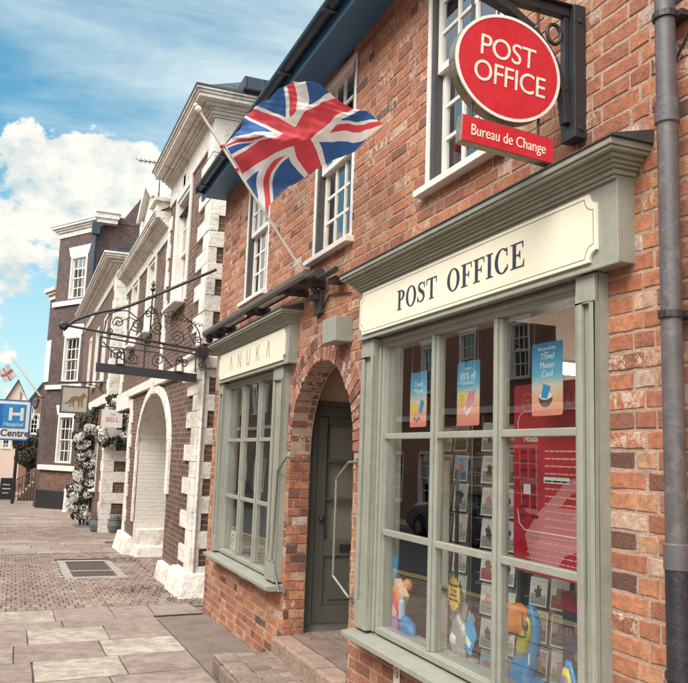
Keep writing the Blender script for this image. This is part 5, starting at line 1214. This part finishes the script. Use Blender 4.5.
# red information board
BF=FTx(2.40); rb=thing('red_information_board','tall red information board with white writing and a pale car picture, right pane','board',(2.40,3.1,1.22))
q=MB(); BF.poly(q,rrect(-3.62,-2.62,1.22,2.15,.02),-.01,0); c=q.build('panel',pred,rb)
q=MB(); ringp(BF,q,-3.50,2.06,.048,.004,0,.001); c_=q.build('ring_mark',prose,c); text('lettering','POST\nOFFICE',BF,-3.50,2.06,.022,prose,c,n=0,align='CENTER'); text('lettering','Notes',BF,-3.47,1.86,.06,wht,c,n=0,align='CENTER',sx=.8); text('lettering','e C',BF,-3.19,2.03,.10,prose,c,n=0,sx=.8)
q=MB(); 
P=[(-3.58,1.92),(-3.58,1.97),(-3.56,2.0),(-3.53,2.01),(-2.7,2.01)]
for a,b in zip(P,P[1:]): d=V((b[0]-a[0],b[1]-a[1])).normalized(); BF.poly(q,[a,b,(b[0]-d[1]*.004,b[1]+d[0]*.004),(a[0]-d[1]*.004,a[1]+d[0]*.004)],0,.001)
P=[(-3.585,1.52),(-3.57,1.45),(-3.52,1.42),(-2.7,1.42)]
for a,b in zip(P,P[1:]): d=V((b[0]-a[0],b[1]-a[1])).normalized(); BF.poly(q,[a,b,(b[0]-d[1]*.005,b[1]+d[0]*.005),(a[0]-d[1]*.005,a[1]+d[0]*.005)],0,.001)
q.build('border_line',wht,c)
q=MB()
for i in range(8):
    for j,u in enumerate((-3.56,-3.46)): BF.box(q,u,u+.055,1.80-.045*i,1.815-.045*i,0,.0012)
q.build('printed_bars',pdk,c)
R3=random.Random(3); q=MB()
for i in range(11):
    z=1.81-.036*i; u=-3.35
    while u<-2.75: w_=R3.uniform(.015,.06); BF.box(q,u,u+w_,z,z+.008,.0013,.002); u+=w_+.008
for i in range(6):
    z=1.40-.028*i; u=-3.5
    while u<-2.8: w_=R3.uniform(.012,.05); BF.box(q,u,u+w_,z,z+.006,.0013,.002); u+=w_+.01
q.build('printed_text',flat('print_pale_pink',(.72,.38,.36),.5),c); q=MB(); BF.box(q,-3.36,-3.16,1.66,1.69,.0013,.002); BF.box(q,-3.53,-3.47,1.60,1.65,.0013,.002); q.build('printed_panel',wht,c)
q=MB(); BF.poly(q,[(-3.52,1.40),(-3.40,1.52),(-3.28,1.60),(-3.18,1.68),(-2.8,1.74),(-2.65,1.70),(-2.65,1.24),(-2.9,1.24),(-2.95,1.33),(-3.08,1.37),(-3.2,1.33),(-3.28,1.24),(-3.45,1.24)],.0,.0006); q.build('printed_car',prose,c)
q=MB(); BF.poly(q,[(-3.24,1.55),(-3.14,1.62),(-2.85,1.66),(-2.85,1.55)],.0007,.0010); disc(BF,q,-3.09,1.24,.14,.0007,.0011,20,.10,0,189); q.build('printed_car_shadow',pred,c)
# card racks with cards
def cardmat(name,A_,B_,C_,seed):
    m,nt,b,o=newmat(name); g=N(nt); sx=g.n('ShaderNodeSeparateXYZ'); g.l(g.uv(),sx.inputs[0]); u,v=sx.outputs[0],sx.outputs[1]; p=g.pos()
    n=g.noise(p,38,4); n2=g.noise(p,90,4)
    hz=g.math('GREATER_THAN',g.math('ADD',v,g.math('MULTIPLY',g.math('SUBTRACT',n,.5),.35)),.42)
    c=g.mix(hz,A_,B_)
    du=g.math('SUBTRACT',u,.5); dv_=g.math('SUBTRACT',v,.5); r=g.math('SQRT',g.math('ADD',g.math('MULTIPLY',du,du),g.math('MULTIPLY',dv_,dv_)))
    bl=g.math('LESS_THAN',g.math('ADD',r,g.math('MULTIPLY',g.math('SUBTRACT',n,.5),.55)),.20)
    c=g.mix(bl,c,C_); c=g.mix(g.math('MULTIPLY',g.ramp(n2,[(.45,0),(.7,1)]),.45),c,tuple(x*.35 for x in A_))
    e=g.math('MINIMUM',g.math('MINIMUM',u,g.math('SUBTRACT',1,u)),g.math('MINIMUM',v,g.math('SUBTRACT',1,v)))
    c=g.mix(g.math('LESS_THAN',e,.055),c,(.72,.70,.65)); g.l(c,b.inputs['Base Color']); b.inputs['Roughness'].default_value=.35; return m
CM=[('black and white drawing',cardmat('card_print_ink',(.35,.33,.3),(.70,.68,.62),(.06,.06,.06),1)),('blue picture',cardmat('card_print_blue',(.06,.22,.42),(.35,.55,.70),(.6,.25,.15),2)),('red and white picture',cardmat('card_print_red',(.45,.10,.09),(.72,.68,.62),(.30,.20,.12),3)),('brown photograph',cardmat('card_print_brown',(.12,.09,.07),(.42,.33,.25),(.25,.13,.08),4)),('pale floral picture',cardmat('card_print_pale',(.35,.42,.28),(.74,.68,.62),(.6,.3,.35),5))]
ords=['top','second','third','fourth','fifth','sixth','seventh','eighth','lowest']
CR=random.Random(12)
for ri,(y0,x,nc,lab,zt,tilt) in enumerate(((4.88,2.62,2,'left',1.98,.35),(4.34,2.62,2,'middle',1.98,.35),(3.98,2.72,2,'right',1.9,.35))):
    rk=thing('card_rack','tall dark wire card rack, the %s one of three behind the large window'%lab,'card rack',(x,y0-.2,.25),'card racks in the shop')
    q=MB(); fr=Fr((x+.03,y0,0),V((tilt*.55,-1,0)),(0,0,1),V((-1,-tilt*.55,0))); w_=.155*nc
    q.tube([fr.P(0,.25),fr.P(0,zt+.06)],.006,6); q.tube([fr.P(w_,.25),fr.P(w_,zt+.06)],.006,6); q.tube([fr.P(w_/2,.25,-.03),fr.P(w_/2,zt+.12,-.03)],.014,8); q.box(x-.1,x+.3,y0-w_-.05,y0+.05,.225,.25); q.build('post',M['black'],rk)
    q=MB(); fr.box(q,.005,w_-.005,.30,zt,-.02,-.012); q.build('back_panel',M['inside'],rk)
    q=MB()
    for k in range(9):
        z=zt-.17-.19*k; q.tube([fr.P(0,z,.0),fr.P(0,z-.01,.045),fr.P(w_,z-.01,.045),fr.P(w_,z,0)],.0025,4); q.tube([fr.P(0,z+.05,.0),fr.P(0,z+.05,.045),fr.P(w_,z+.05,.045),fr.P(w_,z+.05,0)],.002,4)
    q.build('wire_pocket',M['rail'],rk)
    for k in range(9):
        for c_i in range(nc):
            desc,cm=CM[CR.choice([0,0,1,2,3,3,4,4])]; z=zt-.165-.19*k; u=.012+.155*c_i; hgt=R_.choice([.15,.165,.175]); q=MB()
            P=[fr.P(u,z,.022),fr.P(u+.128,z,.022),fr.P(u+.128,z+hgt,.004),fr.P(u,z+hgt,.004)]; nn=fr.n*.002
            A=P; B_=[p-nn for p in P]; q.face(A,[(0,0),(1,0),(1,1),(0,1)]); q.face(B_[::-1],[(0,0),(.01,0),(.01,.01),(0,.01)])
            for i in range(4): j=(i+1)%4; q.face([A[i],A[j],B_[j],B_[i]])
            tag(rebase(q.build('greetings_card',cm,None),tuple(P[0])),'greetings card with %s, %s row, %s column of the %s rack'%(desc,ords[k],('left','right')[c_i],lab),'card','greetings cards in the racks')
# red labels on the left rack
# star shaped price card and fan of leaflets
SF=FTx(2.30); q=MB(); P=[]
for k in range(32): r=.078 if k%2==0 else .064; a=2*math.pi*k/32; P.append((-4.045+r*.92*math.cos(a),1.03+r*1.25*math.sin(a)))
SF.poly(q,P,0,.002); st=q.build('starburst_card',flat('starburst_yellow',(.88,.60,.10),.6),None); tag(rebase(st,(2.3,4.045,.95)),'yellow starburst price card above the fan of leaflets in the middle pane','price card')
text('lettering','Buy your\nforeign\nmoney\nhere today',SF,-4.045,1.068,.026,pdk,st,n=.002,align='CENTER',sx=.9)
fn=thing('leaflet_fan','crumpled silver fan of leaflets with a bright blue card at its side, middle pane','leaflets',(2.30,3.95,.70))
sil=mat('silver_paper',(.42,.40,.37),.35,.25,25,.002,40,metal=.3)
q=MB()
for k in range(9):
    a=math.radians(150-14*k); b=math.radians(150-14*(k+.9)); r=.19+.02*(k%2); o=(-4.0,.79); SF.poly(q,[(o[0]+.03*math.cos(a),o[1]+.03*math.sin(a)),(o[0]+r*.85*math.cos(a),o[1]+r*math.sin(a)),(o[0]+r*.85*math.cos(b),o[1]+r*math.sin(b)),(o[0]+.03*math.cos(b),o[1]+.03*math.sin(b))],.003*(k%3)-.03,.003*(k%3)-.028)
q.build('leaflet',sil,fn)
q=MB(); q.ell((2.30,3.99,.80),(.03,.085,.13),14,fn=lambda p:p*(1+.12*math.sin(p.z*9+p.y*7))); q.build('wrapping',sil,fn,smooth=True); q=MB(); q.ell((2.285,4.0,.80),(.03,.04,.04),12); q.build('knob',M['white'],fn,smooth=True)
q=MB(); SF.poly(q,[(-3.95,.80),(-3.86,.74),(-3.80,.86),(-3.88,.95)],.0,.003); bc=q.build('blue_card',blu,fn); q=MB(); SF.poly(q,[(-3.92,.81),(-3.87,.78),(-3.85,.81),(-3.90,.84)],.003,.004); q.build('print_detail',wht,bc)
q=MB(); q.box(2.25,2.36,3.88,4.10,.702,.712); q.build('stand',M['white'],fn)
# beach goods in the left pane
GB=FTx(2.24)
q=MB(); Fr((2.24,4.70,1.04),V((0,-1,-.20)),V((0,-.20,1)),(-1,0,0)).box(q,-.042,.042,-.03,.115,-.002,.002); o=q.build('blue_leaflet',blu,None); tag(rebase(o,(2.24,4.7,1.0)),'upright bright blue leaflet at the top of the beach display in the left pane','leaflet')
q=MB(); fr=Fr((2.255,4.665,.87),V((0,-1,-.75)),V((0,-.75,1)),(-1,0,0))
cols=[mat('towel_orange',(.80,.30,.08),.9,.1,30,.001),mat('towel_pink',(.70,.06,.12),.9,.1,30,.001),mat('towel_yellow',(.85,.60,.08),.9,.1,30,.001),mat('towel_peach',(.75,.45,.30),.9,.1,30,.001)]
bt=thing('beach_towel','folded beach towel in pink, orange and yellow stripes leaning in the left pane','towel',(2.25,4.665,.72))
for i,(v0,v1,ci) in enumerate(((-.14,-.085,2),(-.083,-.02,3),(-.018,.045,1),(.047,.09,0),(.092,.125,3))):
    q=MB(); fr.box(q,-.09+.01*(i%2),.06,v0,v1,-.025,.02); q.build('fold',cols[ci],bt,bevel=.004)
q=MB()
for i in range(5): fr.box(q,-.075+.025*i,-.06+.025*i,-.13,-.10,.0201,.022)
q.build('printed_stripes',pink,bt)
q=MB(); q.ell((2.30,4.62,.985),(.03,.038,.04),14); tag(rebase(q.build('beach_ball',mat('ball_orange',(.70,.25,.10),.4,.2,30,.001),None,smooth=True),(2.3,4.62,.945)),'small round orange ball behind the striped towel','ball')
q=MB(); GB.box(q,-4.74,-4.60,.702,.80,-.02,.012); o=q.build('purple_booklet',mat('booklet_purple',(.36,.14,.42),.5,.05,10,0),None,bevel=.003); tag(rebase(o,(2.24,4.67,.702)),'purple booklet standing at the bottom left of the large window','booklet')
q=MB(); q.ell((2.24,4.475,.762),(.04,.10,.055),16,rot=Matrix.Rotation(.45,3,'X'),fn=lambda p:p*(1+.07*math.sin(p.y*14)*math.cos(p.z*9))); o=q.build('blue_swim_bag',mat('bag_blue',(.01,.16,.40),.35,.15,30,.001),None,smooth=True); tag(rebase(o,(2.24,4.47,.702)),'crumpled shiny blue bag lying on the window board in the left pane','bag')
q=MB(); q.lathe((2.235,4.555,.80),[(.018,0),(.02,.01),(.02,.10),(.012,.115),(.012,.135)],14); o=q.build('lotion_bottle',mat('bottle_pale_blue',(.35,.5,.6),.3,.05,10,0),None,smooth=False); tag(rebase(o,(2.235,4.555,.80)),'pale blue plastic bottle beside the striped towel','bottle')
q=MB(); q.box(2.225,2.275,4.52,4.59,.702,.797); o=q.build('small_box',M['navy'],None,bevel=.002); tag(rebase(o,(2.25,4.555,.702)),'small dark box under the pale blue bottle in the left pane','box')
dpst=thing('display_stand','pale upright display board with a dark shelf arm behind the beach goods','display stand',(2.62,4.7,.25)); q=MB(); q.box(2.62,2.64,4.72,4.86,.25,1.75); q.build('upright_board',M['blind'],dpst); q=MB(); q.box(2.60,2.615,4.50,4.9,.93,.96); q.tube([(2.6,4.55,.3),(2.6,4.55,1.7)],.012,6); q.build('shelf_arm',M['black'],dpst)
# inflatable toucan
tc=thing('inflatable_toucan','inflatable toucan with orange beak, yellow throat and blue body in the right pane','inflatable toy',(2.42,3.42,.45))
tb=mat('toucan_blue',(.0,.24,.52),.25,.04,8,0,coat=.6); ty=mat('toucan_yellow',(.50,.44,.03),.25,.05,8,0,coat=.6); tyy=mat('toucan_bright_yellow',(.85,.62,.05),.25,.05,8,0,coat=.5); tk=flat('toucan_black',(.01,.01,.01),.3); pu=mat('toucan_purple',(.20,.15,.25),.3,.05,8,0,coat=.5)
def skinchain(mb,P,R,n=18,sx=.6):
    P=sm(P,5); m=len(P); q=[]
    for i,p in enumerate(P):
        a=P[max(0,i-1)]; b=P[min(m-1,i+1)]; t=(b-a).normalized(); x=V((1,0,0)); y=t.cross(x).normalized(); f=i/(m-1)*(len(R)-1); k=min(int(f),len(R)-2); r=R[k]+(R[k+1]-R[k])*(f-k)
        q.append([p+x*math.cos(2*math.pi*j/n)*r*sx+y*math.sin(2*math.pi*j/n)*r for j in range(n)])
    for A,B_ in zip(q,q[1:]):
        for j in range(n): mb.face([A[j],A[(j+1)%n],B_[(j+1)%n],B_[j]])
    mb.face(q[0]); mb.face(q[-1])
q=MB(); skinchain(q,[(2.44,3.15,.50),(2.43,3.28,.56),(2.42,3.44,.62),(2.42,3.46,.74),(2.42,3.405,.87),(2.42,3.375,.97),(2.42,3.40,1.04),(2.42,3.44,1.06)],[.08,.15,.17,.115,.08,.066,.054,.015]); q.build('body',tb,tc,smooth=True)
q=MB(); skinchain(q,[(2.395,3.47,.80),(2.39,3.455,.87),(2.39,3.425,.93),(2.392,3.395,.985),(2.395,3.39,1.02)],[.01,.055,.055,.03,.005],sx=.9); q.build('throat',ty,tc,smooth=True)
q=MB(); q.ell((2.368,3.40,.985),(.012,.032,.046),14); fc=q.build('face_patch',tyy,tc,smooth=True); q=MB(); q.ell((2.356,3.403,.985),(.008,.017,.026),12); q.build('eye',tk,fc,smooth=True); q=MB(); q.ell((2.348,3.408,.995),(.004,.006,.008),8); q.build('eye_glint',wht,fc)
q=MB(); skinchain(q,[(2.40,3.425,.985),(2.395,3.48,1.01),(2.39,3.56,1.0),(2.385,3.64,.955),(2.385,3.675,.91)],[.062,.080,.078,.060,.015],sx=.75); bk_=q.build('beak',gradmat('beak_print',.88,1.02,[(0,(.20,.26,.03)),(.22,(.55,.28,.03)),(.45,(.95,.26,.02)),(.75,(.95,.36,.03)),(1,(.90,.25,.05))]),tc,smooth=True)
q=MB(); q.tube(sm([(2.342,3.43,1.045),(2.338,3.425,1.0),(2.338,3.40,.955),(2.34,3.42,.935),(2.338,3.52,.945),(2.352,3.62,.93)],4),.0045,5); q.build('beak_line',tk,bk_)
for nm,r0,cm in (('wing',.15,tb),('wing',.118,tyy),('wing',.09,pu)):
    q=MB(); skinchain(q,[(2.40-(.15-r0)*.5,3.08,.50),(2.40-(.15-r0)*.5,3.09,.64),(2.40-(.15-r0)*.5,3.09,.72+r0)],[r0,r0,.02],sx=.35); q.build(nm,cm,tc,smooth=True)
q=MB(); q.tube([(2.34,3.37,.81),(2.335,3.365,.86)],.008,6); q.build('valve',wht,tc)
tc.rotation_euler=(0,0,math.radians(33)); tc.scale=(.75,.60,.97); tc.location=(2.40,3.49,.45)
TM=Matrix.Translation(tc.location)@Euler(tc.rotation_euler).to_matrix().to_4x4()@Matrix.Diagonal((*tc.scale,1))
for o_ in [c for c in tc.children if c.name.startswith('wing')]: o_.matrix_basis=TM.inverted()@Matrix.Translation(V((2.42,3.46,.47)))
# boxed game behind
q=MB(); q.box(2.55,2.62,3.02,3.42,.46,1.14); bg_=thing('numbered_gift_box','dark blue box with a red top band and orange numbers behind the toucan','box',(2.58,3.22,.46)); bx=q.build('box_body',mat('box_navy',(.02,.03,.06),.4,.2,10,0),bg_,bevel=.003)
q=MB(); q.box(2.545,2.549,3.02,3.42,1.05,1.14); q.build('red_band',pred,bx); XF=FTx(2.549)
orr=mat('print_orange',(.45,.15,.06),.6,.1,10,0)
text('lettering','03',XF,-3.40,.93,.06,orr,bx,n=0); text('lettering','01',XF,-3.36,.76,.04,orr,bx,n=0); text('lettering','12',XF,-3.22,.85,.05,orr,bx,n=0)
q=MB(); [disc(XF,q,-3.30+.09*(i%3),.98-.13*(i//3),.025,0,.001,14) for i in range(6)]; q.build('printed_dots',orr,bx)
# deck boards, glowing tubes added for a bright streak and fill light
q=MB(); q.box(2.37,2.98,.9,5.08,.42,.45); tag(rebase(q.build('display_shelf',M['blind'],None),(2.6,3,.42)),'low pale display shelf inside the large shop window','shelf')
for y in (1.6,3.4): pass
for i,(a_,b_) in enumerate((((2.75,5.0,2.50),(4.9,6.3,2.50)),((3.4,3.0,2.80),(4.6,3.0,2.80)))):
    if i==0: a_,b_=V((2.95,4.05,2.32)),V((5.0,4.7,2.40))
    a_,b_=V(a_),V(b_); c_=(a_+b_)/2; up=V((0,0,.045)); l=thing('added_tube_light',('long white fluorescent tube hung low across the shop behind the posters','short white fluorescent tube high on the shop ceiling')[i],'added light',tuple(c_)); q=MB(); q.tube([a_,b_],.028,10); q.build('tube',M['tube'],l); q=MB(); q.tube([a_+up,b_+up],.022,4); q.tube([c_+up,V((c_.x,c_.y,2.94))],.01,6); q.build('fitting',M['white'],l)
# back shelves with stock, dim
sh=thing('back_shelves','dark shelving along the back of the shop','shelving',(5.0,3,.25)); q=MB()
for z in (.6,1.0,1.4,1.8,2.2): q.box(4.9,5.3,.2,4.9,z,z+.03)
q.build('shelf',M['brass'] if False else M['inside'],sh); q=MB(); 
q=MB(); q.box(5.0,5.3,.2,4.9,.25,2.3); q.build('back_panel',M['dark'],sh)
# narrow shop window: round logo card, counter and pendant
q=MB(); NF=FTx(2.24); NF.box(q,-8.86,-8.56,.705,.93,-.004,0); o=q.build('logo_card',M['white'],None); tag(rebase(o,(2.24,8.7,.705)),'small white card with a round dark emblem in the narrow shop window','card'); q=MB(); ringp(NF,q,-8.71,.83,.06,.012,0,.001); disc(NF,q,-8.71,.83,.02,0,.001,12); q.build('round_emblem',M['navy'],o)
q=MB(); NF2=FTx(2.6); 
for i in range(4): NF2.box(q,-8.6+.4*i,-8.42+.4*i,.9,1.5+.1*(i%2),-.02,0)
q.box(2.6,3.2,6.9,9.0,.5,.75); tag(rebase(q.build('shop_display_unit',M['inside'],None),(2.9,8,.5)),'low display unit with upright panels inside the narrow shop window','display unit')
# ============================================================ CAMERA, WORLD, LIGHT
cam=bpy.data.cameras.new('camera'); co=bpy.data.objects.new('camera',cam); COL.objects.link(co); S.camera=co
yaw,pitch,roll=[math.radians(a) for a in (21.555,8.114,2.028)]
cy,sy,cp,sp=math.cos(yaw),math.sin(yaw),math.cos(pitch),math.sin(pitch)
Fv=V((sy*cp,cy*cp,sp)); Rt=V((cy,-sy,0)); Up=Rt.cross(Fv); c_,s_=math.cos(roll),math.sin(roll)
r_=Rt*c_+Up*s_; u_=Up*c_-Rt*s_
co.matrix_world=Matrix(((r_.x,u_.x,-Fv.x,0),(r_.y,u_.y,-Fv.y,0),(r_.z,u_.z,-Fv.z,1.75),(0,0,0,1)))
cam.sensor_fit='HORIZONTAL'; cam.sensor_width=36; cam.lens=36*812/688; cam.clip_end=3000; cam.clip_start=.05
w=bpy.data.worlds.new('World'); S.world=w; w.use_nodes=True; nt=w.node_tree; nt.nodes.clear(); g=N(nt)
SE,SA=math.radians(48),math.radians(-118)     # sun elevation; azimuth measured from +Y towards +X
out=g.n('ShaderNodeOutputWorld'); bg=g.n('ShaderNodeBackground'); bg.inputs[1].default_value=.10
sky=g.n('ShaderNodeTexSky'); sky.sky_type='NISHITA'; sky.sun_disc=False; sky.sun_elevation=SE; sky.sun_rotation=SA; sky.air_density=1.0; sky.dust_density=.6; sky.ozone_density=1.6
d=g.n('ShaderNodeTexCoord').outputs['Generated']
sx=g.n('ShaderNodeSeparateXYZ'); g.l(d,sx.inputs[0])
# project on a cloud layer: x/(z+k), y/(z+k)
zz=g.math('ADD',g.math('MAXIMUM',sx.outputs[2],0),.12)
cx=g.n('ShaderNodeCombineXYZ'); g.l(g.math('DIVIDE',sx.outputs[0],zz),cx.inputs[0]); g.l(g.math('DIVIDE',sx.outputs[1],zz),cx.inputs[1])
# cumulus: noise in direction space
mp=g.n('ShaderNodeMapping'); g.l(d,mp.inputs[0]); mp.inputs['Scale'].default_value=(1,1,1.35); mp.inputs['Location'].default_value=CLOUD_OFF
n1=g.noise(mp.outputs[0],7.5,9,.58,dist=.15)
# denser towards the horizon
band=g.ramp(sx.outputs[2],[(.0,.60),(.16,.52),(.24,.56),(.31,.58),(.355,.44),(.40,.20),(.6,.22),(1,.2)])
cum=g.ramp(g.math('ADD',n1,g.math('SUBTRACT',band,.5)),[(.552,0),(.583,1)])
shade=g.ramp(g.math('ADD',g.math('MULTIPLY',g.noise(mp.outputs[0],14,8,.62),.7),g.math('MULTIPLY',n1,.35)),[(.42,(.58,.72,.78)),(.50,(.84,.90,.90)),(.58,(1.12,1.08,1.02))])
# thin high veil
mp2=g.n('ShaderNodeMapping'); g.l(cx.outputs[0],mp2.inputs[0]); mp2.inputs['Scale'].default_value=(.9,2.2,1); mp2.inputs['Rotation'].default_value=(0,0,.5)
veil=g.ramp(g.math('ADD',g.noise(mp2.outputs[0],1.1,8,.62,dist=.3),g.math('MULTIPLY',sx.outputs[0],.55)),[(.46,.04),(.74,.92)])
SKYT=g.mix(1,sky.outputs[0],(.46,1.02,.98),'MULTIPLY')
c=g.mix(g.math('MAXIMUM',veil,g.ramp(sx.outputs[2],[(.05,.75),(.26,.25),(.40,0)])),SKYT,VEILCOL); 
cl=g.mix(1,shade,CLOUDCOL,'MULTIPLY')
c=g.mix(cum,c,cl)
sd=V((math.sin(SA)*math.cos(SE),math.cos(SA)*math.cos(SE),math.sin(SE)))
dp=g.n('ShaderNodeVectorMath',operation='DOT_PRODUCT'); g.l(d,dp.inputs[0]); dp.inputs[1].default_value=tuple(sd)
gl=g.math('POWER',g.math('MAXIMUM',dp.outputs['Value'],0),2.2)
c=g.mix(1,c,g.mix(gl,(0,0,0),(26,24.5,22.5)),'ADD')   # glow added to the sky round the sun as soft fill, behind the viewer
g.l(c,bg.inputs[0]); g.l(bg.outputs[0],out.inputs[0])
sl=bpy.data.lights.new('sun','SUN'); sl.energy=1.5; sl.angle=math.radians(32); sl.color=(1,.93,.84)
so_=bpy.data.objects.new('sun',sl); COL.objects.link(so_)
dv=V((math.sin(SA)*math.cos(SE),math.cos(SA)*math.cos(SE),math.sin(SE)))
so_.rotation_euler=dv.to_track_quat('Z','Y').to_euler()
S.view_settings.view_transform='Standard'; S.view_settings.look='None'; S.view_settings.exposure=EXPO; S.view_settings.gamma=1; S.view_settings.use_curve_mapping=False
S.render.engine='CYCLES'; S.cycles.max_bounces=8; S.cycles.transparent_max_bounces=16; S.cycles.use_adaptive_sampling=True
S.render.resolution_x=1024; S.render.resolution_y=1017
